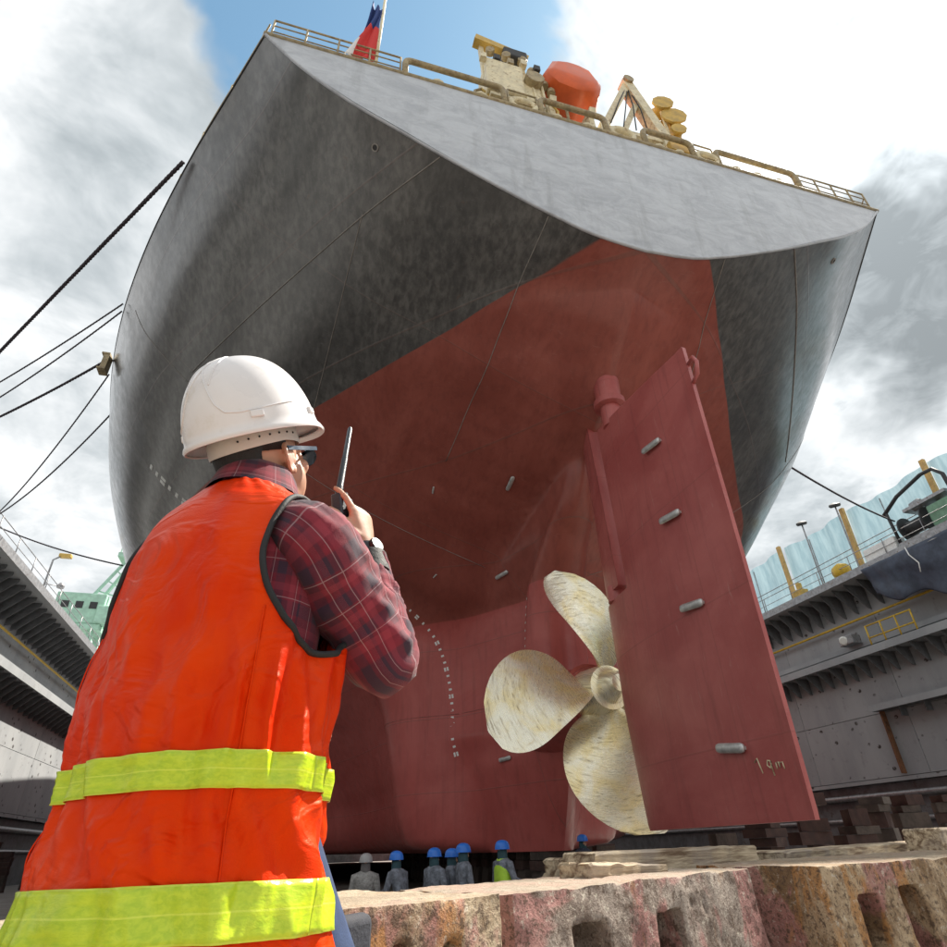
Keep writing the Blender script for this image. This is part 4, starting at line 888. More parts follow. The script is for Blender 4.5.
# low staging the photographer and worker stand on
sg = empty('staging_platform', (0.1, 0.4, 0), 'low timber staging under the worker', 'platform')
for k in range(9): b = MB(); b.box((-0.9 + k * 0.23, 0.3, 0.775), (0.22, 2.3, 0.05)); b.build('plank', M['timber'], sg)
for sx in (-0.8, 0.8):
    for sy in (-0.7, 1.3): b = MB(); b.box((sx, sy, 0.33), (0.12, 0.12, 0.66)); b.build('leg', M['timber'], sg)
for sy in (-0.7, 1.3): b = MB(); b.box((0.0, sy, 0.705), (1.9, 0.1, 0.09)); b.build('bearer', M['timber'], sg)
# ================================================================== on the poop deck
D = DECK
def heavy_frame(u0, u1):
    b = MB(); P = [W(u0, 0.05, D - 0.1)]
    h = 1.05; r = 0.22
    for a in range(0, 100, 18): P.append(W(u0 + r - r * math.cos(R(a)), 0.05, D + h - r + r * math.sin(R(a))))
    for a in range(0, 100, 18): P.append(W(u1 - r + r * math.sin(R(a)), 0.05, D + h - r + r * math.cos(R(a))))
    P.append(W(u1, 0.05, D - 0.1)); b.tube(P, 0.10, 8)
    return b.build('roller_frame', M['railmetal'], ship, True)
FR = [(-6.95, -3.75), (-2.5, -0.15), (1.3, 3.2), (4.2, 7.6)]
for a, c_ in FR: heavy_frame(a, c_)
bit = MB(); bit.lathe([(0.26, 0), (0.26, 0.28), (0.20, 0.36), (0.30, 0.44), (0.30, 0.52), (0.1, 0.56)], (0, 0, 0), seg=14); BT = bit.mesh('mooring_bitt', M['cream'], True, 40)
for u_ in (-5.9, -4.5, -1.9, -0.8, 1.9, 2.7, 5.0, 5.9, 6.8): inst('mooring_bitt', BT, ship, T(*W(u_, 0.35, D - 0.05)))
for u_ in (0.45, 3.75, -3.1):
    b = MB(); n = 22; rings = []
    for k in range(n + 1):
        a = 2 * math.pi * k / n; c_ = W(u_ + 0.42 * math.cos(a), 0.1, D + 0.36 + 0.3 * math.sin(a))
        rad = (c_ - W(u_, 0.1, D + 0.36)).normalized()
        rings.append([c_ + rad * 0.11 * math.cos(q) + Vector((0, 0.14 * math.sin(q), 0)) for q in np.linspace(0, 2 * math.pi, 8, endpoint=False)])
    b.loft(rings, True, False); b.build('panama_chock', M['cream'], ship, True)
def thin_rail(u0, u1, n):
    for h in (0.42, 0.78, 1.1):
        b = MB(); b.tube([W(u0, 0.06, D + h), W(u1, 0.06, D + h)], 0.032 if h > 1 else 0.022, 6); b.build('guard_rail', M['railmetal'], ship, True)
    for k in range(n + 1):
        b = MB(); u_ = u0 + (u1 - u0) * k / n; b.tube([W(u_, 0.06, D - 0.05), W(u_, 0.06, D + 1.1)], 0.034, 6); b.build('rail_stanchion', M['railmetal'], ship, True)
thin_rail(-10.85, -7.1, 4); thin_rail(7.8, 10.85, 4); thin_rail(-3.6, -2.6, 1); thin_rail(3.3, 4.1, 1)
# side bulwark rails running forward
for side in (-1, 1):
    for h in (0.5, 1.0):
        b = MB(); b.tube([hp(v, D, side) + Vector((-side * 0.08, 0.05, h)) for v in np.linspace(0.1, 30, 40)], 0.026, 6); b.build('guard_rail', M['railmetal'], ship, True)
    for v in np.arange(0.4, 30, 1.8):
        p = hp(v, D, side) + Vector((-side * 0.08, 0, 0)); b = MB(); b.tube([p - Vector((0, 0, 0.05)), p + Vector((0, 0, 1.0))], 0.03, 6); b.build('rail_stanchion', M['railmetal'], ship, True)
# drain holes in the counter: dark rimmed openings
for (v_, z_, sd_) in ((0.65, 18.4, -1), (0.81, 18.92, 1)):
    p = hp(v_, z_, sd_); q = hp(v_, z_, sd_, 1.0); b = MB(); b.lathe([(0.11, -0.02), (0.11, 0.03), (0.075, 0.03), (0.075, 0.01)], p, q - p, 14); b.build('drain_rim', M['weld'], hull, True, 40)
    b = MB(); b.lathe([(0.074, 0.0), (0.074, 0.016)], p, q - p, 14); b.build('drain_hole', M['dark'], hull, True, 40)
# flag on its staff
t = NT('flag_cloth'); fu = t.xyz(t.uv)
c = t.mix(t.ramp(fu[1], 0.60, 0.62), (0.62, 0.035, 0.03), (0.022, 0.055, 0.22)); c = t.mix(t.math('MULTIPLY', t.ramp(fu[0], 0.72, 0.74), t.ramp(fu[1], 0.3, 0.32, 1, 0)), c, (0.75, 0.74, 0.72))
M['flag'] = t.set(c, 0.8)
fg = empty('ensign_flag', W(-7.85, 0.12, D), 'limp blue and red flag hanging from the staff on the stern rail', 'flag')
b = MB(); b.tube([W(-7.85, 0.12, D - 0.05), W(-7.75, 0.12, D + 6.4)], 0.05, 8); b.build('staff', M['cream'], fg, True)
b = MB(); nu, nv = 22, 26; vs = []; fs = []; uvs = []
for j in range(nv + 1):
    for i in range(nu + 1):
        f = i / nu; g = j / nv                                     # f away from the staff, g up
        uu = -7.80 - 0.03 - f * (0.28 + 0.75 * (1 - g) ** 1.3); zz_ = D + 0.55 + g * 3.6 - f * 0.35 * (1 - g) + 0.12 * f * g
        vs.append(W(uu + 0.04 * math.sin(7 * g + 4 * f), 0.12 + 0.15 * f * math.sin(f * 13 + g * 4), zz_)); uvs.append((f, g))
for j in range(nv):
    for i in range(nu): a = j * (nu + 1) + i; fs.append((a, a + 1, a + nu + 2, a + nu + 1))
b.add(vs, fs); o = b.build('cloth', M['flag'], fg, True, fix=False); ul = o.data.uv_layers.new(name='UVMap')
for lp in o.data.loops: ul.data[lp.index].uv = uvs[lp.vertex_index]
o.modifiers.new('t', 'SOLIDIFY').thickness = 0.008
# cream deck crane at the stern
cr = empty('deck_crane', W(-3.2, 0.7, D), 'cream deck crane with ochre jib at the stern rail, left of the lifeboat', 'crane')
b = MB(); b.lathe([(0.75, 0), (0.75, 0.2), (0.55, 0.3), (0.5, 1.3)], W(-3.3, 0.8, D), seg=18); b.build('pedestal', M['cream'], cr, True, 40)
b = MB(); b.box(W(-3.55, 0.7, D + 2.35), (1.35, 1.0, 2.0)); bevel(b.build('machine_house', M['cream'], cr), 0.08)
b = MB(); b.box(W(-2.6, 0.7, D + 2.1), (0.7, 0.8, 1.4)); bevel(b.build('winch_housing', M['cream'], cr), 0.06)
b = MB(); b.lathe([(0.34, -0.3), (0.34, 0.3)], W(-2.5, 0.35, D + 2.6), (0, 1, 0), 16); b.build('winch_drum', M['railmetal'], cr, True, 40)
for (p, q, wd, mt, nm) in (((-4.15, 0.6, 2.6), (-4.25, 0.6, 5.0), 0.16, 'cream', 'post'), ((-2.6, 0.6, 2.6), (-2.75, 0.6, 4.5), 0.16, 'cream', 'post'), ((-3.3, 0.6, 3.2), (-3.2, 0.6, 4.6), 0.2, 'cream', 'post'), ((-4.5, 0.5, 5.0), (-2.5, 0.5, 4.55), 0.34, 'ochre', 'jib'), ((-2.3, 0.6, 1.4), (-1.95, 0.6, 3.5), 0.2, 'cream', 'strut'), ((-2.9, 0.5, 1.4), (-2.1, 0.5, 3.2), 0.14, 'railmetal', 'hydraulic_ram'), ((-4.1, 0.4, 1.2), (-2.2, 0.4, 1.25), 0.18, 'cream', 'platform_beam')):
    b = MB(); b.bar(W(p[0], p[1], D + p[2]), W(q[0], q[1], D + q[2]), wd); b.build(nm, M[mt], cr)
b = MB(); b.box(W(-3.05, 0.55, D + 4.3), (0.9, 0.7, 0.55)); bevel(b.build('hydraulic_unit', M['dark'], cr), 0.06)
for k in range(4): b = MB(); b.lathe([(0.14, 0), (0.16, 0.14), (0.1, 0.3)], W(-2.45 + 0.22 * k, 0.4, D + 3.5 - 0.35 * k), seg=10); b.build('valve', M['railmetal'], cr, True, 40)
for k in range(3): b = MB(); b.tube([W(-2.75 + 0.35 * k, 0.3, D + 0.2), W(-2.8 + 0.3 * k, 0.28, D + 1.6 + 0.5 * k), W(-3.0 + 0.35 * k, 0.4, D + 2.8)], 0.05, 6); b.build('pipe', M['cream'], cr, True)
# free-fall lifeboat, bow aft and down on its ramp
lb = empty('lifeboat', W(-1.0, 0.5, D + 1.8), 'enclosed orange lifeboat on the stern between the cream crane and davit', 'lifeboat')
rings = []
for f, k, kz in ((0, 0.62, 0.62), (0.02, 0.78, 0.80), (0.16, 0.98, 0.98), (0.3, 1.0, 1.0), (0.7, 1.0, 1.0), (0.9, 0.9, 0.95), (1.0, 0.6, 0.7)):
    ring = []
    for a, c_ in ((0, -1.0), (0.7, -0.85), (1.08, -0.3), (1.12, 0.0), (1.06, 0.12), (0.80, 0.95), (0.30, 1.2), (0, 1.22), (-0.30, 1.2), (-0.80, 0.95), (-1.06, 0.12), (-1.12, 0.0), (-1.08, -0.3), (-0.7, -0.85)):
        ring.append(W(-0.95 + a * k * 1.2, -0.1 + f * 7, D + 3.3 + c_ * kz * 1.0 + f * 2.0))
    rings.append(ring)
b = MB(); b.loft(rings); b.build('hull', M['orange'], lb, True, 48)
b = MB(); b.tube([W(-1.05 - 1.06, 0.9, D + 3.9), W(-1.05 - 1.08, 6, D + 5.6)], 0.07, 6); b.build('fender_rail', M['white'], lb, True)
b = MB(); b.tube([W(-1.05 + 1.06, 0.9, D + 3.9), W(-1.05 + 1.08, 6, D + 5.6)], 0.07, 6); b.build('fender_rail', M['white'], lb, True)
b = MB(); b.box(W(-1.05, 5.3, D + 6.6), (1.2, 1.4, 0.8)); bevel(b.build('conning_dome', M['orange'], lb), 0.2)
rp = empty('lifeboat_ramp', W(-1.0, 1, D), 'cream launching ramp under the orange lifeboat', 'ramp')
for uu in (-1.8, -0.3):
    b = MB(); b.bar(W(uu, 0.3, D + 2.0), W(uu, 7.2, D + 4.2), 0.24); b.build('rail', M['cream'], rp)
    for v_ in (0.6, 3.5, 6.5): b = MB(); b.bar(W(uu, v_, D - 0.05), W(uu, v_, D + 2.0 + (v_ - 0.3) * 0.32), 0.2); b.build('leg', M['cream'], rp)
# davit with A-shaped arms and ochre winches
dv_ = empty('boat_davit', W(1.4, 0.5, D), 'cream A-shaped davit right of the orange lifeboat on the stern', 'davit')
for (p, q, wd, nm) in (((0.2, 0.6, 1.6), (1.75, 0.6, 5.4), 0.3, 'arm'), ((0.95, 0.6, 1.6), (1.85, 0.6, 3.9), 0.22, 'arm'), ((1.7, 0.6, 5.5), (2.65, 0.6, 1.9), 0.42, 'arm'), ((0.1, 0.6, 0), (0.15, 0.6, 1.7), 0.3, 'leg'), ((2.7, 0.6, 0), (2.7, 0.6, 2.2), 0.34, 'leg'), ((0.1, 0.6, 1.6), (2.7, 0.6, 1.75), 0.2, 'cross_beam'), ((2.9, 0.5, 1.6), (2.95, 0.5, 4.2), 0.08, 'aerial')):
    b = MB(); b.bar(W(p[0], p[1], D + p[2]), W(q[0], q[1], D + q[2]), wd); b.build(nm, M['cream'], dv_)
b = MB(); b.lathe([(0.22, -0.2), (0.22, 0.2)], W(1.75, 0.5, D + 5.45), (0, 1, 0), 14); b.build('sheave', M['railmetal'], dv_, True, 40)
for k, (uu, zz_, r) in enumerate(((3.0, 4.2, 0.42), (3.3, 3.4, 0.5), (3.3, 2.5, 0.3))):
    b = MB(); b.lathe([(r, -0.25), (r, -0.17), (r * 0.65, -0.15), (r * 0.65, 0.15), (r, 0.17), (r, 0.25)], W(uu, 0.5, D + zz_), (0.25, 1, 0), 10); b.build('winch_drum', M['ochre'], dv_, True, 40)
b = MB(); b.bar(W(3.3, 0.6, D - 0.05), W(3.2, 0.6, D + 4.0), 0.22); b.build('winch_post', M['ochre'], dv_)
b = MB(); b.box(W(3.0, 0.6, D + 1.1), (0.9, 0.7, 0.5)); b.build('winch_bed', M['ochre'], dv_)
# smaller fittings along the stern edge
random.seed(11)
for k in range(9):
    uu = -4.6 + 0.42 * k; hh = random.uniform(0.7, 2.2); b = MB(); b.tube([W(uu, 0.5, D - 0.05), W(uu + random.uniform(-.1, .1), 0.5, D + hh), W(uu + random.uniform(-.3, .3), 0.5, D + hh + 0.25)], 0.05, 6); b.build('pipe', M[random.choice(('cream', 'railmetal', 'ochre'))], cr, True)
for k in range(5): b = MB(); b.box(W(-4.3 + 0.5 * k, 0.25, D + 3.3 + 0.35 * random.random()), (0.22, 0.2, 0.3)); b.build('junction_box', M[random.choice(('cream', 'dark', 'railmetal'))], cr)
for k in range(3): b = MB(); b.lathe([(0.16, -0.1), (0.16, 0.1)], W(-4.0 + 0.6 * k, 0.3, D + 4.0), (0.2, 1, 0.1), 12); b.build('sheave', M['railmetal'], cr, True, 40)
for k in range(4): b = MB(); b.tube([W(0.4 + 0.5 * k, 0.4, D + 1.7), W(1.0 + 0.3 * k, 0.4, D + 3.4), W(1.7, 0.5, D + 5.2)], 0.025, 5); b.build('fall_wire', M['dark'], dv_, True)
for uu, hh in ((-6.3, 0.75), (-5.2, 0.6), (5.5, 0.7), (6.4, 0.55)):
    b = MB(); b.lathe([(0.16, 0), (0.16, hh), (0.28, hh + 0.05), (0.28, hh + 0.2), (0.1, hh + 0.28)], W(uu, 0.9, D - 0.05), seg=12); b.build('vent_mushroom', M['cream'], ship, True, 40)
# added wall that shuts out bright sky at the open dock end
b = MB(); b.box((12, 144.0, 4.0), (66, 1.6, 8.0)); o = b.build('dock_end_screen', M['dockdark']); tag(o, 'dark steel gate added to block bright sky beyond the dock', 'screen')
# ================================================================== people
M['skin'] = simple('skin', (0.50, 0.27, 0.18), 0.5, 0, 0.08, 12, 0.1, 160, 0.002)
M['skin'].node_tree.nodes['Principled BSDF'].inputs['Subsurface Weight'].default_value = 0.15
M['skin'].node_tree.nodes['Principled BSDF'].inputs['Subsurface Radius'].default_value = (0.012, 0.004, 0.002)
M['skin'].node_tree.nodes['Principled BSDF'].inputs['Subsurface Scale'].default_value = 1.0
M['hair'] = simple('black_hair', (0.012, 0.010, 0.010), 0.6, 0, 0.3, 40, 0.6, 200, 0.004)
M['boot'] = simple('boot_leather', (0.03, 0.025, 0.02), 0.6, 0, 0.3, 10, 0.3)
def hand(b, wrist, up, nb, curl=(0.9, 1.0, 0.7), sc_=1.0, index_up=False, right=True):
    """palm and five fingers; up: along the palm, nb: out of the back of the hand"""
    up = Vector(up).normalized(); nb = Vector(nb); nb = (nb - up * nb.dot(up)).normalized(); p = -nb
    th = nb.cross(up) if right else up.cross(nb)               # towards the thumb
    F = Matrix((th, nb, up)).transposed(); wrist = Vector(wrist)
    L0 = 0.088 * sc_
    rings = []
    for f, wd, tk in ((0, 0.024, 0.018), (0.25, 0.030, 0.018), (0.6, 0.038, 0.0155), (0.9, 0.040, 0.0135), (1.0, 0.037, 0.010)):
        c_ = wrist + up * (L0 * f); rings.append([c_ + th * (wd * sc_ * math.cos(a)) + nb * (tk * sc_ * math.sin(a)) for a in np.linspace(0, 2 * math.pi, 16, endpoint=False)])
    b.loft(rings)
    for i, (off, ln, rr) in enumerate(((0.029, 0.074, 0.0092), (0.0105, 0.082, 0.0094), (-0.0085, 0.077, 0.0090), (-0.0265, 0.062, 0.0080))):
        base = wrist + up * (L0 * (0.93 - 0.04 * abs(i - 1))) + th * off * sc_
        c0 = list(curl)
        if index_up and i == 0: c0 = [0.25, 0.2, 0.15]
        ang = 0.12; P = [base - up * 0.012 * sc_, base]; q = base
        for seg_, cc in zip((0.46, 0.31, 0.23), c0):
            ang += cc; d = (up * math.cos(ang) + p * math.sin(ang)); q = q + d * ln * seg_ * sc_; P.append(q)
        Q = []; rs = []
        for k in range(len(P) - 1):
            for f in (0, 0.5): Q.append(P[k].lerp(P[k + 1], f)); rs.append(rr * sc_ * (1.05 - 0.055 * len(Q)))
        Q.append(P[-1]); rs.append(rr * 0.62 * sc_); b.tube(Q, rs, 8)
    base = wrist + up * 0.022 * sc_ + th * 0.022 * sc_
    P = [base, base + (th * 0.55 + up * 0.75 + p * 0.35).normalized() * 0.036 * sc_]; P.append(P[-1] + (th * 0.1 + up * 0.9 + p * 0.55).normalized() * 0.03 * sc_); P.append(P[-1] + (up * 0.8 + p * 0.7 - th * 0.15).normalized() * 0.025 * sc_)
    b.tube(P, [0.0135 * sc_, 0.0115 * sc_, 0.010 * sc_, 0.007 * sc_], 8)
def body_rings(c, rv, fv, prof, n=40, e=2.4):
    out_ = []
    for z_, a_, b_, ox, oy in prof:
        ring = []
        for k in range(n):
            q = 2 * math.pi * k / n; ca, sa = math.cos(q), math.sin(q)
            ring.append(c + rv * (a_ * math.copysign(abs(ca) ** (2 / e), ca) + ox) + fv * (b_ * math.copysign(abs(sa) ** (2 / e), sa) + oy) + Vector((0, 0, z_)))
        out_.append(ring)
    return out_
def head(b, H, F, sc_=1.0):
    def P(x_, y_, z_): return H + F @ Vector((x_, y_, z_)) * sc_
    def E(x_, y_, z_, rx, ry, rz, seg=20, ring=14): ell(b, P(x_, y_, z_), (rx * sc_, ry * sc_, rz * sc_), F, seg, ring)
    E(0, -0.012, 0.032, 0.076, 0.096, 0.098); E(0, 0.036, -0.038, 0.062, 0.058, 0.075); E(0, 0.064, -0.092, 0.030, 0.026, 0.024); E(0, 0.02, -0.075, 0.055, 0.055, 0.035)
    E(0, 0.100, -0.028, 0.0125, 0.018, 0.022); E(0, 0.094, 0.0, 0.009, 0.012, 0.024); E(0, 0.082, 0.022, 0.05, 0.014, 0.011); E(0, 0.089, -0.066, 0.022, 0.009, 0.007); E(0, 0.087, -0.076, 0.019, 0.009, 0.007)
    for s_ in (-1, 1):
        E(s_ * 0.034, 0.073, -0.02, 0.024, 0.02, 0.02); E(s_ * 0.031, 0.082, 0.004, 0.013, 0.011, 0.009)
        # ear: rim, lobe and bowl
        rim = [P(s_ * (0.074 + 0.012 * max(0, -math.cos(a))), -0.008 + 0.018 * math.cos(a), -0.008 + 0.031 * math.sin(a)) for a in np.linspace(-0.4, 1.75 * math.pi, 16)]
        b.tube(rim, 0.0052 * sc_, 7); E(s_ * 0.073, -0.006, -0.008, 0.006, 0.016, 0.027, 12, 8); E(s_ * 0.076, 0.0, -0.034, 0.006, 0.009, 0.01, 10, 8)
def stand_person(x_, y_, face, h, jacket, trousers, hatmat, label, lean=0.0, vest=None, arm=0.0, group='workers by the hull', hooded=False):
    k = h / 1.72; fv = Vector((math.sin(R(face)), math.cos(R(face)), 0)); rv = Vector((fv.y, -fv.x, 0)); c = Vector((x_, y_, 0)); b = MB()
    ln = fv * lean
    prof = [(0.80, .155, .105, 0, 0), (0.95, .16, .11, 0, 0), (1.1, .165, .115, 0, lean * .3), (1.25, .20, .135, 0, lean * .6), (1.37, .20, .13, 0, lean * .8), (1.43, .15, .10, 0, lean * .9), (1.46, .06, .06, 0, lean), (1.54, .052, .055, 0, lean * 1.1)]
    b.loft(body_rings(c, rv, fv, [(z_ * k, a_ * k, b_ * k, ox, oy * k) for z_, a_, b_, ox, oy in prof], 20))
    H = c + Vector((0, 0, 1.56 * k)) + ln * 1.15; F = Matrix((rv, fv, Vector((0, 0, 1)))).transposed(); head(b, H, F, k)
    for s_ in (-1, 1):
        b.tube([c + rv * s_ * .09 * k + Vector((0, 0, .88 * k)), c + rv * s_ * .10 * k + fv * .02 + Vector((0, 0, .48 * k)), c + rv * s_ * .11 * k + Vector((0, 0, .08 * k))], [.095 * k, .07 * k, .05 * k], 12)
        ell(b, c + rv * s_ * .11 * k + fv * .06 * k + Vector((0, 0, .045 * k)), (.05 * k, .13 * k, .045 * k), F)
        sh = c + rv * s_ * .205 * k + ln * .8 + Vector((0, 0, 1.36 * k)); el = sh + rv * s_ * (.06 + .05 * arm) * k + Vector((0, 0, -.27 * k)) + fv * .03; wr_ = el + fv * (.06 + .2 * arm) * k + Vector((0, 0, (-.23 + .2 * arm) * k)) - rv * s_ * .03
        b.tube([sh - rv * s_ * .05, sh, el, wr_], [.07 * k, .075 * k, .062 * k, .045 * k], 12); hand(b, wr_, (wr_ - el), rv * s_, sc_=k, right=s_ > 0)
    me = remesh(b, 'person', 0.013, 1, [M['skin'], jacket, trousers, M['boot']])
    for pl in me.polygons:
        z_ = pl.center.z / k; q = pl.center - c; lat = abs(q.dot(rv))
        if z_ < 0.11: pl.material_index = 3
        elif z_ < 0.86: pl.material_index = 2 if lat < 0.2 * k else 1
        elif z_ < 1.475: pl.material_index = 1
        d = 9
        if z_ < 0.86 and lat >= 0.2 * k: pl.material_index = 0 if z_ < 0.80 + .18 * arm else 1
    o = inst('person', me, None, Matrix.Identity(4)); tag(o, label, 'person', group)
    # helmet with brim, chin wrap
    hb = MB(); P = []
    for f, hh in ((1.0, 0.0), (0.99, 0.03), (0.93, 0.07), (0.78, 0.105), (0.5, 0.128), (0.2, 0.137), (0.02, 0.138)):
        P.append([H + F @ Vector((0.135 * f * math.cos(a), 0.155 * f * math.sin(a) - 0.005, 0.035 + hh * 1.15)) * k for a in np.linspace(0, 2 * math.pi, 20, endpoint=False)])
    P.insert(0, [H + F @ Vector((0.145 * math.cos(a), (0.165 + (0.035 if math.sin(a) > 0 else 0.0) * max(0, math.sin(a))) * math.sin(a), 0.032)) * k for a in np.linspace(0, 2 * math.pi, 20, endpoint=False)])
    hb.loft(P, True, True); hb.build('hard_hat', hatmat, o, True, 45)
    sb = MB(); sb.loft([[H + F @ Vector((r_ * math.cos(a), r2 * math.sin(a) - 0.01, z_)) * k for a in np.linspace(0, 2 * math.pi, 18, endpoint=False)] for r_, r2, z_ in ((.10, .10, -.15), (.098, .10, -.12), (.096, .104, -.08), (.092, .102, -.03), (.085, .09, .05))], True, True)
    sb.build('head_scarf', M['scarfg'] if hooded else M['scarf'], o, True)
    if vest:
        vb = MB(); vb.loft(body_rings(c, rv, fv, [(z_ * k, a_ * k, b_ * k, 0, oy * k) for z_, a_, b_, oy in ((.85, .19, .145, 0), (1.0, .19, .145, 0), (1.25, .20, .145, lean * .6), (1.37, .175, .125, lean * .8), (1.44, .12, .10, lean * .9))], 24), True, False); v_ = vb.build('vest', vest, o, True); v_.modifiers.new('t', 'SOLIDIFY').thickness = 0.01
    return o
M['jgrey'] = simple('grey_overall', (0.26, 0.25, 0.24), 0.85, 0, 0.45, 9, 0.9, 14, 0.05)
M['jblue'] = simple('blue_grey_overall', (0.17, 0.185, 0.22), 0.85, 0, 0.45, 9, 0.9, 14, 0.05)
M['navy'] = simple('navy_trousers', (0.03, 0.035, 0.06), 0.85, 0, 0.25, 7, 0.3)
M['hatblue'] = simple('blue_hard_hat', (0.02, 0.16, 0.62), 0.35, 0, 0.05, 5, 0)
M['hatgrey'] = simple('grey_hard_hat', (0.33, 0.32, 0.32), 0.5, 0, 0.1, 5, 0)
M['scarf'] = simple('teal_scarf', (0.03, 0.07, 0.085), 0.9, 0, 0.2, 12, 0.3)
M['scarfg'] = simple('grey_scarf', (0.12, 0.11, 0.11), 0.9, 0, 0.2, 12, 0.3)
M['limevest'] = simple('lime_vest', (0.42, 0.66, 0.05), 0.7, 0, 0.1, 8, 0.2)
stand_person(1.75, 13.5, 10, 1.60, M['jgrey'], M['navy'], M['hatgrey'], 'person in grey overalls and grey hood, leftmost of the group by the hull', 0.02, hooded=True)
stand_person(2.45, 13.5, -40, 1.62, M['jblue'], M['navy'], M['hatblue'], 'person in blue hard hat bending sideways with arm out, second from left', 0.14, arm=0.8)
stand_person(3.05, 13.5, 60, 1.65, M['jblue'], M['navy'], M['hatblue'], 'person in blue hard hat standing alone in the middle of the group', 0.03)
stand_person(3.46, 13.9, 100, 1.63, M['jblue'], M['navy'], M['hatblue'], 'person in blue hard hat half hidden behind the taller neighbour', 0.06, arm=0.4)
stand_person(3.60, 13.4, 80, 1.71, M['jblue'], M['navy'], M['hatblue'], 'taller person in blue hard hat before another, right of the middle', 0.03)
stand_person(4.45, 13.5, 70, 1.74, M['jblue'], M['navy'], M['hatblue'], 'person in lime vest and blue hard hat, rightmost of the group', 0.02, vest=M['limevest'], arm=0.9)
stand_person(8.55, 18.6, 160, 1.86, M['navy'], M['navy'], M['hatblue'], 'person in dark clothes and blue hard hat behind the propeller', 0.05)
# ================================================================== the worker in the foreground
PSI = R(40); wf = Vector((math.sin(PSI), math.cos(PSI), 0)); wr3 = Vector((math.cos(PSI), -math.sin(PSI), 0)); UPV = Vector((0, 0, 1))
WO = Vector((-0.125, 1.15, 0.80))
def WL(x_, y_, z_): return WO + wr3 * x_ + wf * y_ + UPV * z_
t = NT('plaid_flannel'); fu = t.xyz(t.uv)
def stripe(c_, period, ph, w0):
    a = t.math('FRACT', t.math('ADD', t.math('DIVIDE', c_, period), ph)); d = t.math('ABSOLUTE', t.math('SUBTRACT', a, 0.5))
    return t.ramp(d, w0 * 0.85, w0 * 1.15, 1, 0)
base = t.mix(t.ramp(t.noise(t.obj, 30, 5, 0.6), 0.3, 0.7), (0.115, 0.005, 0.017), (0.19, 0.010, 0.027))
dk = t.math('ADD', t.math('MULTIPLY', stripe(fu[0], 0.066, 0.1, 0.17), 0.5), t.math('MULTIPLY', stripe(fu[1], 0.066, 0.35, 0.17), 0.5))
c = t.mix(dk, base, (0.035, 0.012, 0.03))
rd = t.math('ADD', t.math('MULTIPLY', stripe(fu[0], 0.066, 0.6, 0.10), 0.35), t.math('MULTIPLY', stripe(fu[1], 0.066, 0.85, 0.10), 0.35)); c = t.mix(rd, c, (0.30, 0.030, 0.052))
wl_ = t.math('MAXIMUM', stripe(fu[0], 0.066, 0.42, 0.011), stripe(fu[1], 0.066, 0.12, 0.011)); c = t.mix(t.math('MULTIPLY', wl_, 0.32), c, (0.55, 0.42, 0.45))
t.bump(t.noise(t.obj, 420, 3, 0.6), 0.35, 0.001); M['plaid'] = t.set(c, 0.88)
t.p.inputs['Sheen Weight'].default_value = 0.12
def hivis(name, col, dark):
    t = NT(name); n1 = t.noise(t.map(t.obj, (6, 6, 2.5)), 1.2, 5, 0.55, 0.5); wv = t.noise(t.obj, 600, 2, 0.5); n2 = t.noise(t.map(t.obj, (3, 3, 9)), 2.0, 6, 0.6, 1.2)
    c_ = t.mix(t.ramp(n1, 0.3, 0.7), col, dark); cr_ = t.ramp(t.math('ABSOLUTE', t.math('SUBTRACT', t.noise(t.map(t.obj, (1, 1, 1.4)), 6.5, 3, 0.55, 0.9), 0.5)), 0.0, 0.11, 1, 0); t.bump(t.math('ADD', t.math('ADD', t.math('MULTIPLY', wv, 0.06), t.math('MULTIPLY', n2, 0.4)), t.math('MULTIPLY', cr_, 0.35)), 0.55, 0.013)
    m_ = t.set(c_, 0.42, None, 0.5); t.p.inputs['Specular Tint'].default_value = (1.0, 0.45, 0.12, 1); return m_
M['vest'] = hivis('orange_vest_cloth', (0.76, 0.044, 0.001), (0.66, 0.020, 0.001))
t = NT('lime_reflective_tape'); fu = t.xyz(t.uv); n1 = t.noise(t.map(t.uv, (90, 8, 1)), 1.0, 5, 0.6, 0.4); n2 = t.noise(t.map(t.uv, (7, 3, 1)), 1.0, 4, 0.6)
c = t.mix(t.ramp(n1, 0.3, 0.7), (0.40, 0.58, 0.02), (0.56, 0.70, 0.035)); c = t.mix(t.math('MULTIPLY', t.ramp(n2, 0.45, 0.65), 0.5), c, (0.62, 0.72, 0.02))
ln_ = t.math('MAXIMUM', t.ramp(t.math('ABSOLUTE', t.math('SUBTRACT', fu[1], 0.5)), 0.012, 0.022, 1, 0), t.ramp(t.math('ABSOLUTE', t.math('SUBTRACT', fu[1], 0.5)), 0.46, 0.475)); c = t.mix(t.math('MULTIPLY', ln_, 0.6), c, (0.72, 0.82, 0.10))
t.bump(t.math('ADD', n1, n2), 0.3, 0.003); M['tape'] = t.set(c, 0.3)
M['black'] = simple('black_binding', (0.012, 0.012, 0.013), 0.7, 0, 0.2, 20, 0.2)
M['hatwhite'] = simple('white_hard_hat', (0.78, 0.76, 0.77), 0.3, 0, 0.03, 6, 0.08, 40, 0.002, dirt=(0.70, 0.67, 0.64))
M['band'] = simple('suspension_band', (0.62, 0.60, 0.56), 0.5, 0, 0.06, 10, 0.1)
M['denim'] = simple('blue_denim', (0.03, 0.055, 0.13), 0.9, 0, 0.25, 18, 0.4, 300, 0.002)
M['pouchc'] = simple('dark_pouch', (0.03, 0.033, 0.045), 0.8, 0, 0.2, 12, 0.3)
M['plastic'] = simple('radio_plastic', (0.035, 0.045, 0.06), 0.4, 0, 0.1, 20, 0.1)
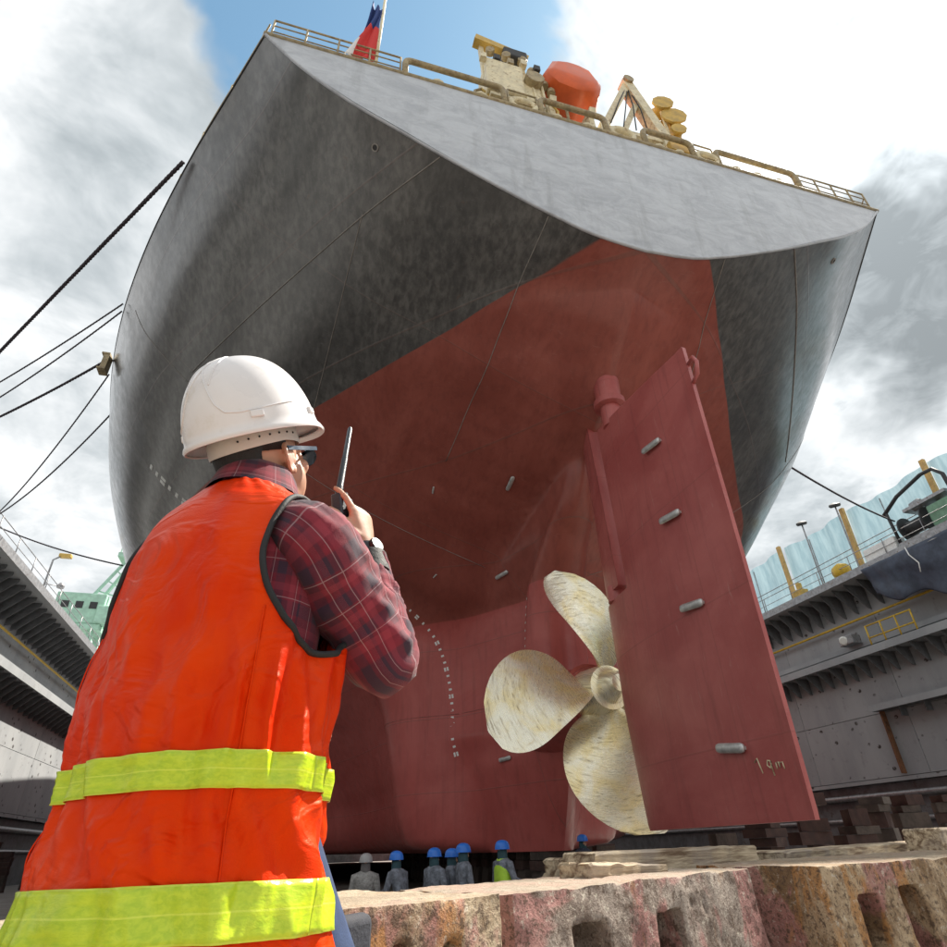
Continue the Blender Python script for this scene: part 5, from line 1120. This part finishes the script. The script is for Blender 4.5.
M['glass_arm'] = simple('spectacle_frame', (0.03, 0.06, 0.11), 0.3, 0, 0.1, 20, 0)
M['lens'] = simple('spectacle_lens', (0.10, 0.15, 0.20), 0.1, 0, 0.05, 5, 0)
M['watch'] = simple('watch_strap', (0.02, 0.025, 0.03), 0.35, 0.3, 0.2, 20, 0.1)

# key joints (world)
SHR = WL(0.172, -0.005, 1.325); SHL = WL(-0.185, 0.0, 1.36)
ELR = Vector((0.170, 1.135, 1.945)); WRR = Vector((0.116, 1.20, 2.196))
ELL = WL(-0.24, 0.12, 1.10); WRL = WL(-0.14, 0.33, 1.12)
HAZ = R(42); HT = R(31)
fh0 = Vector((math.sin(HAZ), math.cos(HAZ), 0)); rh = Vector((math.cos(HAZ), -math.sin(HAZ), 0))
fh = (fh0 * math.cos(HT) + UPV * math.sin(HT)).normalized(); uh = rh.cross(fh)
HF = Matrix((rh, fh, uh)).transposed(); HC = Vector((-0.118, 1.165, 2.368))
def HP(x_, y_, z_): return HC + HF @ Vector((x_, y_, z_))
TP = [(0.70, .213, .158), (0.80, .204, .148), (0.95, .192, .136), (1.10, .194, .136), (1.22, .202, .140), (1.30, .204, .138), (1.36, .192, .130), (1.40, .168, .118), (1.43, .135, .102), (1.455, .10, .086), (1.475, .078, .074)]
def tp(z_):
    zs = [q[0] for q in TP]; return float(pchip(z_, zs, [q[1] for q in TP])), float(pchip(z_, zs, [q[2] for q in TP]))
# --- body: one continuous skin
b = MB()
b.loft(body_rings(WO, wr3, wf, [(z_, a_ - 0.045, b_ - 0.045, 0, 0) for z_, a_, b_ in TP[1:9]] + [(1.47, .062, .062, .0, .005), (1.54, .058, .062, .0, .015)], 30))
b.tube([WL(0.0, 0.0, 1.42), WL(0.0, 0.015, 1.50), HP(0, -0.015, -0.04)], [0.062, 0.058, 0.058], 16)
head(b, HC, HF)
b.tube([WL(0.12, 0, 1.36), SHR, SHR.lerp(ELR, .5), ELR, ELR.lerp(WRR, .4), WRR], [.05, .052, .046, .04, .038, .027], 14)
b.tube([WL(-0.12, 0, 1.36), SHL, SHL.lerp(ELL, .5), ELL, ELL.lerp(WRL, .4), WRL], [.05, .052, .046, .04, .038, .027], 14)
HUP = Vector((-0.16, 0.0, 1.0)); HNB = Vector((0.80, -0.60, 0.1))
hand(b, WRR, HUP, HNB, (0.75, 1.15, 0.85), 1.14, True, True)
hand(b, WRL, WRL - ELL, (0, 0, 1), (0.5, 0.6, 0.4), 1.0, False, False)
KNR = WL(0.13, 0.27, 0.50); KNL = WL(-0.11, 0.05, 0.46)
ANR = WL(0.13, 0.30, 0.22); ANL = WL(-0.12, 0.0, 0.09)
for hip, kn, an in ((WL(0.09, 0, 0.84), KNR, ANR), (WL(-0.09, 0, 0.84), KNL, ANL)):
    b.tube([hip, hip.lerp(kn, .5), kn, kn.lerp(an, .35), an], [.085, .075, .055, .055, .038], 14)
    ell(b, an + wf * 0.06 - UPV * 0.035, (0.042, 0.12, 0.038), Matrix((wr3, wf, UPV)).transposed())
person = inst('person', remesh(b, 'person', 0.0042, 3, [M['skin']]), None, Matrix.Identity(4))
tag(person, 'person in white hard hat and orange vest, seen from behind, raising a two-way radio', 'person')
# --- shirt: trunk, sleeves and collar
def uvtube(b, uv, pts, rads, seg=40, wr_amp=0.006, seed=0, squash=None):
    """dense sleeve with folds; uv in metres"""
    pts = [Vector(p) for p in pts]; cum = [0]
    for i in range(1, len(pts)): cum.append(cum[-1] + (pts[i] - pts[i - 1]).length)
    n = int(cum[-1] / 0.006); xs = np.linspace(0, cum[-1], n)
    C_ = np.stack([spline(xs, cum, [p[i] for p in pts]) for i in range(3)], 1); Rr = spline(xs, cum, rads)
    x_ = None; rings = []; base = len(b.v)
    for i in range(n):
        tt = Vector(C_[min(i + 1, n - 1)] - C_[max(i - 1, 0)]).normalized()
        if x_ is None: x_ = tt.cross(UPV).normalized()
        x_ = (x_ - tt * x_.dot(tt)).normalized(); y_ = tt.cross(x_); ring = []
        for k in range(seg):
            a = 2 * math.pi * k / seg; d = x_ * math.cos(a) + y_ * math.sin(a); p0 = Vector(C_[i])
            nz = mnoise.noise(Vector((math.cos(a) * 1.1, math.sin(a) * 1.1, xs[i] * 26 + 2.2 * math.sin(a + 1) + seed))) + 0.5 * mnoise.noise(Vector((math.cos(a) * 2.4, math.sin(a) * 2.4, xs[i] * 50 + seed)))
            ring.append(p0 + d * (Rr[i] + wr_amp * nz)); uv.append((a * 0.068, xs[i]))
        rings.append(ring)
    b.loft(rings, True, False)
sb = MB(); suv = []
zs = np.linspace(0.86, 1.475, 60)
prof = []
for z_ in zs: a_, b_ = tp(z_); prof.append((z_, a_ - 0.022, b_ - 0.022, 0, 0))
rg = body_rings(WO, wr3, wf, prof, 48)
for i, r_ in enumerate(rg):
    for k in range(48): suv.append((k / 48 * 1.1, zs[i]))
sb.loft(rg, True, False)
d1 = (ELR - SHR).normalized(); d2 = (WRR - ELR).normalized()
uvtube(sb, suv, [WL(0.08, 0.0, 1.365), SHR + UPV * 0.004, SHR.lerp(ELR, 0.35), SHR.lerp(ELR, 0.7), ELR - d1 * 0.02 - d2 * 0.01, ELR + d2 * 0.06, ELR.lerp(WRR, 0.55), ELR.lerp(WRR, 0.9)], [.062, .076, .076, .069, .063, .059, .051, .042], 48, 0.010, 3)
uvtube(sb, suv, [WL(-0.08, 0.0, 1.365), SHL, SHL.lerp(ELL, 0.5), ELL, ELL.lerp(WRL, 0.5), ELL.lerp(WRL, 0.95)], [.062, .07, .066, .06, .053, .043], 40, 0.005, 8)
# collar: stand and fold
cn = 44; rings = []
for zz_, ra, dz in ((1.462, 0.074, 0), (1.50, 0.070, 0.0), (1.522, 0.071, 0), (1.528, 0.076, 0), (1.515, 0.083, 0), (1.485, 0.092, 0), (1.468, 0.098, 0)):
    ring = []
    for k in range(cn):
        a = 2 * math.pi * k / cn; ring.append(WL(ra * math.cos(a) * 0.98, 0.008 + ra * math.sin(a) * 1.0, zz_ - 0.022 * max(0, math.sin(a)) + 0.003 * math.sin(3 * a))); suv.append((k / cn * 0.5, zz_ * 1.4))
    rings.append(ring)
sb.loft(rings, True, False)
shirt = sb.build('shirt', M['plaid'], person, True, fix=False); ul = shirt.data.uv_layers.new(name='UVMap')
for lp in shirt.data.loops: ul.data[lp.index].uv = suv[lp.vertex_index]
# cuff and watch
F_ = frame_at(ELR.lerp(WRR, 0.88), (1, 0, 0), d2)
b = MB(); b.loft([[F_ @ Vector((r_ * math.cos(a), r_ * math.sin(a), h_)) for a in np.linspace(0, 2 * math.pi, 28, endpoint=False)] for r_, h_ in ((.045, -.035), (.0455, -.01), (.045, .012), (.038, .012), (.037, -.02))], True, False)
b.build('cuff', M['black'], shirt, True, 40)
F_ = frame_at(WRR - d2 * 0.004, (1, 0, 0), d2)
b = MB(); b.loft([[F_ @ Vector((r_ * math.cos(a), r_ * math.sin(a), h_)) for a in np.linspace(0, 2 * math.pi, 28, endpoint=False)] for r_, h_ in ((.029, -.011), (.033, -.011), (.034, 0), (.033, .011), (.029, .011))], True, False); wtc = b.build('watch', M['watch'], person, True, 40)
b = MB(); wc = F_ @ (Vector((0.6, -0.8, 0)) * 0.036); b.lathe([(0.017, -0.006), (0.018, 0.0), (0.016, 0.004), (0.002, 0.0045)], wc, wc - F_ @ Vector((0, 0, 0)), 18); b.build('watch_face', M['watch'], wtc, True, 40)
# --- vest shell
NTH, NZ = 300, 190
def vest_pt(th, z_, off=0.0):
    a_, b_ = tp(z_); ca, sa = math.cos(th), math.sin(th); e = 2 / 2.4
    x_ = math.copysign(abs(ca) ** e, ca); y_ = math.copysign(abs(sa) ** e, sa)
    loose = min(1, max(0, (1.36 - z_) / 0.3))
    fold = (mnoise.noise(Vector((ca * 2.6, sa * 2.6, z_ * 3.2 + 4))) * 0.016 + mnoise.noise(Vector((ca * 5 + z_ * 3, sa * 5 - z_ * 4, z_ * 9))) * 0.010) * (0.35 + loose)
    fold += mnoise.noise(Vector((ca * 4, sa * 4, z_ * 22))) * 0.004 * loose
    # cross pulls in the small of the back
    fold += 0.006 * loose * math.sin(18 * (th + 2.2 * z_)) * math.exp(-((z_ - 0.87) / 0.05) ** 2)
    rg_ = 0.5 - abs(mnoise.noise(Vector((ca * 3.1 + 7, sa * 3.1 - z_ * 2, z_ * 5.5 + ca * 2)))); fold += max(0, rg_ - 0.12) * 0.022 * loose
    rg_ = 0.5 - abs(mnoise.noise(Vector((ca * 6 - z_ * 5, sa * 6 + 3, z_ * 11)))); fold += max(0, rg_ - 0.25) * 0.007 * loose
    bl = 0.010 * loose + 0.004
    return WL(x_ * (a_ + fold + bl + off), y_ * (b_ + fold + bl + off), z_)
def armhole(th, z_):
    a_, b_ = tp(z_); ca, sa = math.cos(th), math.sin(th); y_ = math.copysign(abs(sa) ** (2 / 2.4), sa) * b_; x_ = a_ * math.copysign(abs(ca) ** (2 / 2.4), ca)
    return ((y_ + 0.005) / 0.098) ** 2 + ((z_ - 1.275) / 0.150) ** 2 if abs(x_) > 0.02 else 9.0
vz = np.linspace(0.685, 1.468, NZ); vb = MB(); vs = [vest_pt(2 * math.pi * k / NTH, z_) for z_ in vz for k in range(NTH)]
keep0 = [[armhole(2 * math.pi * k / NTH, z_) > 1.0 for k in range(NTH)] for z_ in vz]
keep = [list(r_) for r_ in keep0]
# slide the rim vertices onto the armhole curve
for i, z_ in enumerate(vz):
    for k in range(NTH):
        if keep0[i][k]: continue
        if any(keep0[min(NZ - 1, max(0, i + di))][(k + dk) % NTH] for di in (-1, 0, 1) for dk in (-1, 0, 1)):
            th = 2 * math.pi * k / NTH; side = 0 if math.cos(th) > 0 else math.pi
            lo, hi = 0.9, 1.25
            dth = (th - side + math.pi) % (2 * math.pi) - math.pi; dz = z_ - 1.275
            for _ in range(14):
                md = (lo + hi) / 2
                if armhole(side + dth * md, 1.275 + dz * md) > 1: hi = md
                else: lo = md
            vs[i * NTH + k] = vest_pt(side + dth * hi, min(1.468, 1.275 + dz * hi)); keep[i][k] = True
fs = []
for i in range(NZ - 1):
    for k in range(NTH):
        k2 = (k + 1) % NTH
        if keep[i][k] and keep[i][k2] and keep[i + 1][k] and keep[i + 1][k2]: fs.append((i * NTH + k, i * NTH + k2, (i + 1) * NTH + k2, (i + 1) * NTH + k))
vb.add(vs, fs); me = vb.mesh('vest', M['vest'], True); bm = bmesh.new(); bm.from_mesh(me); bmesh.ops.delete(bm, geom=[v for v in bm.verts if not v.link_faces], context='VERTS'); bm.to_mesh(me); bm.free()
vest = inst('vest', me, person, Matrix.Identity(4)); sm = vest.modifiers.new('t', 'SOLIDIFY'); sm.thickness = 0.003; sm.offset = -1
# bindings
for side in (0, math.pi):
    P = []
    for q in np.linspace(0, 2 * math.pi, 80):
        zc = 1.275 + 0.150 * math.sin(q); zc = min(zc, 1.425); fy = 0.098 * math.cos(q) - 0.005
        a_, b_ = tp(zc); sa = max(-1, min(1, math.copysign((abs(fy) / b_) ** 1.2, fy))) if abs(fy) < b_ else math.copysign(1, fy)
        th = math.asin(sa); th = th if side == 0 else math.pi - th; P.append(vest_pt(th, zc, 0.002))
    b = MB(); b.tube(P, 0.0055, 8, False); b.build('armhole_binding', M['black'], vest, True)
def tape(z0, z1, name):
    b = MB(); uv = []; n = 360; rows_ = 9; vs = []; fs = []
    for j in range(rows_):
        for k in range(n + 1):
            th = 2 * math.pi * k / n; g = j / (rows_ - 1); zc = z0 + (z1 - z0) * g + 0.006 * math.sin(th + 2.3); e = 0.0032
            vs.append(vest_pt(th, zc, e)); uv.append((k / n * 1.3, g))
    for j in range(rows_ - 1):
        for k in range(n): a = j * (n + 1) + k; fs.append((a, a + 1, a + n + 2, a + n + 1))
    b.add(vs, fs); o = b.build(name, M['tape'], vest, True, fix=False); ul = o.data.uv_layers.new(name='UVMap')
    for lp in o.data.loops: ul.data[lp.index].uv = uv[lp.vertex_index]
    m_ = o.modifiers.new('t', 'SOLIDIFY'); m_.thickness = 0.0012; m_.offset = 1
tape(0.922, 0.969, 'reflective_tape'); tape(0.756, 0.817, 'reflective_tape')
for th in (R(-38), R(-142)):
    b = MB(); b.tube([vest_pt(th - (0.0 if th > R(-90) else 0.0), z_, 0.0022) for z_ in np.linspace(0.69, 1.18, 60)], 0.0014, 5); b.build('side_seam', M['vest'], vest, True)
b = MB(); b.tube([vest_pt(2 * math.pi * k / 120, 0.69, 0.001) for k in range(121)], 0.004, 6, False); b.build('hem', M['vest'], vest, True)
# --- hard hat
HCt = Matrix.Rotation(R(4), 3, 'X')
def HH(x_, y_, z_): return HP(*(HCt @ Vector((x_, y_, z_)) + Vector((0, -0.004, 0.060))))
def dome(a, el):                          # a: round the head (0 right, 90 front), el: 0 rim .. 1 crown
    c_ = math.cos(el * math.pi / 2) ** 0.82; s_ = math.sin(el * math.pi / 2)
    wx, wy = 0.118, 0.146
    # crown rib and side panels
    x_ = wx * c_ * math.cos(a); y_ = wy * c_ * math.sin(a); z_ = 0.165 * s_
    rib = 0.0035 * math.exp(-((abs(x_) - 0.018) / 0.004) ** 4) * (1 if el > 0.25 else el / 0.25) + 0.0035 * math.exp(-((x_) / 0.005) ** 4) * (1 if el > 0.3 else 0)
    k = 1 + rib / 0.14
    k = 1.05
    return (x_ * k, y_ * k, z_ * k)
b = MB(); NA, NE = 96, 40; rings = []
def brim(a, r_, z_):
    fr = max(0, math.sin(a)) ** 3; bk = max(0, -math.sin(a)) ** 2
    return HH((0.124 + r_) * math.cos(a), (0.153 + r_ + fr * r_ * 6.5 + bk * r_ * 0.3) * math.sin(a), z_ - 0.010 * fr * (r_ / 0.0065) - 0.003)
rings.append([brim(2 * math.pi * k / NA, 0.0, -0.010) for k in range(NA)]); rings.append([brim(2 * math.pi * k / NA, 0.0045, -0.010) for k in range(NA)]); rings.append([brim(2 * math.pi * k / NA, 0.0065, -0.005) for k in range(NA)]); rings.append([brim(2 * math.pi * k / NA, 0.0045, 0.001) for k in range(NA)]); rings.append([brim(2 * math.pi * k / NA, 0.001, 0.006) for k in range(NA)])
for j in range(2, NE): rings.append([HH(*dome(2 * math.pi * k / NA, j / NE)) for k in range(NA)])
rings.append([HH(*[q * 1.0 for q in dome(2 * math.pi * k / NA, 0.995)]) for k in range(NA)])
b.loft(rings, True, False); n_ = len(b.v); b.f.append(tuple(range(n_ - NA, n_))); b.mi.append(0)
hat = b.build('hard_hat', M['hatwhite'], person, True, 60); hat.modifiers.new('t', 'SOLIDIFY').thickness = 0.003
# embossed panel line and slot lugs on each side
for s_ in (1, -1):
    for path in (((-108, .97), (-98, .80), (-88, .60), (-78, .40), (-70, .22), (-62, .14), (-50, .12), (-30, .13), (-10, .15), (15, .17)), ((-118, .93), (-116, .75), (-110, .55), (-106, .4))):
        P = []
        for q in np.linspace(0, len(path) - 1, 50):
            i = min(int(q), len(path) - 2); f = q - i; a = R(path[i][0] + (path[i + 1][0] - path[i][0]) * f); el = path[i][1] + (path[i + 1][1] - path[i][1]) * f
            x_, y_, z_ = dome(a, el); P.append(HH(s_ * x_ * 1.003, y_ * 1.003, z_ * 1.003))
        b = MB(); b.tube(P, 0.0016, 6); b.build('embossed_rib', M['hatwhite'], hat, True)
    for a_ in (-38, 22):
        a = R(a_); x_, y_, z_ = dome(a, 0.08); F_ = frame_at(HH(s_ * x_, y_, z_ + 0.002), HF @ Vector((-s_ * math.sin(a), math.cos(a), 0)), HF @ Vector((s_ * math.cos(a), math.sin(a), 0.1)))
        b = MB(); b.box((0, 0, 0.001), (0.026, 0.014, 0.008)); o = b.build('slot_lug', M['hatwhite'], hat, M=F_); bevel(o, 0.002)
# suspension band, hair, glasses
b = MB(); b.loft([[HP(0.084 * k_ * math.cos(a), 0.104 * k_ * math.sin(a) - 0.012, z_ - 0.014 * max(0, -math.sin(a))) for a in np.linspace(0, 2 * math.pi, 60, endpoint=False)] for k_, z_ in ((1.0, 0.062), (1.01, 0.056), (1.01, 0.032), (0.99, 0.029), (0.985, 0.045))], True, False)
b.build('suspension_band', M['band'], hat, True, 50)
for k in range(7):
    a = R(-62 + 13 * k); b = MB(); p = HP(0.0855 * math.cos(a), 0.1055 * math.sin(a) - 0.012, 0.046 - 0.012 * max(0, -math.sin(a))); b.lathe([(0.0022, -0.001), (0.0022, 0.0012)], p, HF @ Vector((math.cos(a), math.sin(a), 0)), 8); b.build('band_hole', M['black'], hat)
rings = []
for zz_, k_ in ((0.07, 1.0), (0.04, 1.01), (0.01, 1.0), (-0.015, 0.95), (-0.03, 0.88)):
    rings.append([HP(0.0785 * k_ * math.cos(a), 0.0985 * k_ * math.sin(a) - 0.0125, zz_ + (0.03 if abs(math.cos(a)) > 0.8 else 0) * (1 if zz_ < 0 else 0)) for a in np.linspace(R(178), R(362), 40)])
b = MB(); b.loft(rings, False, False); o = b.build('hair', M['hair'], person, True); o.modifiers.new('t', 'SOLIDIFY').thickness = 0.004
gl = MB()
for s_ in (-1, 1): gl.bar(HP(s_ * 0.082, -0.012, 0.012), HP(s_ * 0.076, 0.095, 0.012), 0.003, 0.009, HF @ Vector((0, 0, 1)))
gl.tube([HP(-0.076, 0.095, 0.013), HP(-0.045, 0.112, 0.015), HP(0, 0.118, 0.014), HP(0.045, 0.112, 0.015), HP(0.076, 0.095, 0.013)], 0.003, 6); glo = gl.build('glasses', M['glass_arm'], person)
for s_ in (-1, 1):
    b = MB(); b.loft([[HP(s_ * (0.038 + 0.031 * math.cos(a) * k_), 0.112 - 0.010 * max(0, math.cos(a) * k_ + 0.2), 0.0 + 0.019 * math.sin(a) * k_) for a in np.linspace(0, 2 * math.pi, 22, endpoint=False)] for k_ in (1.0, 0.5, 0.05)], True, True); b.build('lens', M['lens'], glo, True)
# --- trousers, belt pouch, boots
b = MB(); b.loft(body_rings(WO, wr3, wf, [(0.70, .15, .12, 0, 0.0), (0.80, .185, .14, 0, 0), (0.92, .18, .135, 0, 0), (1.0, .175, .13, 0, 0)], 30))
b.tube([WL(0.09, 0.01, 0.86), WL(0.105, 0.08, 0.75), WL(0.12, 0.17, 0.64), KNR + wf * 0.015, KNR.lerp(ANR, .4), ANR + UPV * 0.03], [.115, .112, .10, .085, .078, .07], 18)
b.tube([WL(-0.09, 0, 0.86), WL(-0.1, 0.02, 0.66), KNL, KNL.lerp(ANL, .4), ANL + UPV * 0.03], [.11, .10, .08, .075, .07], 18)
o = inst('trousers', remesh(b, 'trousers', 0.008, 4, [M['denim']]), person, Matrix.Identity(4))
for an in (ANR, ANL):
    b = MB(); ell(b, an + wf * 0.06 - UPV * 0.035, (0.052, 0.145, 0.052), Matrix((wr3, wf, UPV)).transposed(), 18, 12); b.tube([an + UPV * 0.10, an - UPV * 0.03], [0.062, 0.06], 14); inst('boot', remesh(b, 'boot', 0.006, 3, [M['boot']]), person, Matrix.Identity(4))
b = MB(); b.box(WL(0.16, 0.215, 0.70), (0.035, 0.10, 0.13), Matrix((wr3, wf, UPV)).transposed()); bevel(b.build('tool_pouch', M['pouchc'], person, True, 60), 0.015, 3)
# stand for the raised foot
b = MB(); b.box(WL(0.13, 0.36, 0.0725), (0.3, 0.4, 0.135), Matrix((wr3, wf, UPV)).transposed()); tag(bevel(b.build('foot_block', M['timber']), 0.01), 'low timber block under the worker raised foot', 'block')
# --- the radio in his hand
HUPn = HUP.normalized(); nb_ = (HNB - HUPn * HNB.dot(HUPn)).normalized(); thd = nb_.cross(HUPn)
RF = Matrix((thd, nb_, HUPn)).transposed(); RC = WRR + HUPn * 0.092 - nb_ * 0.036 + thd * 0.012
rad = empty('two_way_radio', RC, 'dark two-way radio with long stub antenna held up in the worker hand', 'radio')
b = MB(); b.box(RC, (0.054, 0.028, 0.105), RF); bevel(b.build('body', M['plastic'], rad, True, 60), 0.005, 3)
a0 = RC + RF @ Vector((0.014, 0, 0.052)); axd = Vector((0.06, 0.0, 1)).normalized()
b = MB(); b.tube([a0, a0 + axd * 0.02, a0 + axd * 0.022, a0 + axd * 0.10, a0 + axd * 0.102, a0 + axd * 0.185, a0 + axd * 0.19], [0.0085, 0.0085, 0.0075, 0.007, 0.0062, 0.0055, 0.003], 12); b.build('antenna', M['plastic'], rad, True, 40)
b = MB(); b.lathe([(0.008, 0), (0.008, 0.014), (0.006, 0.016)], RC + RF @ Vector((-0.014, 0, 0.052)), HUPn, 12); b.build('knob', M['plastic'], rad, True, 40)
for k in range(4): b = MB(); b.box(RC + RF @ Vector((0, -0.0145, 0.01 - 0.009 * k)), (0.034, 0.002, 0.003), RF); b.build('speaker_slot', M['black'], rad)
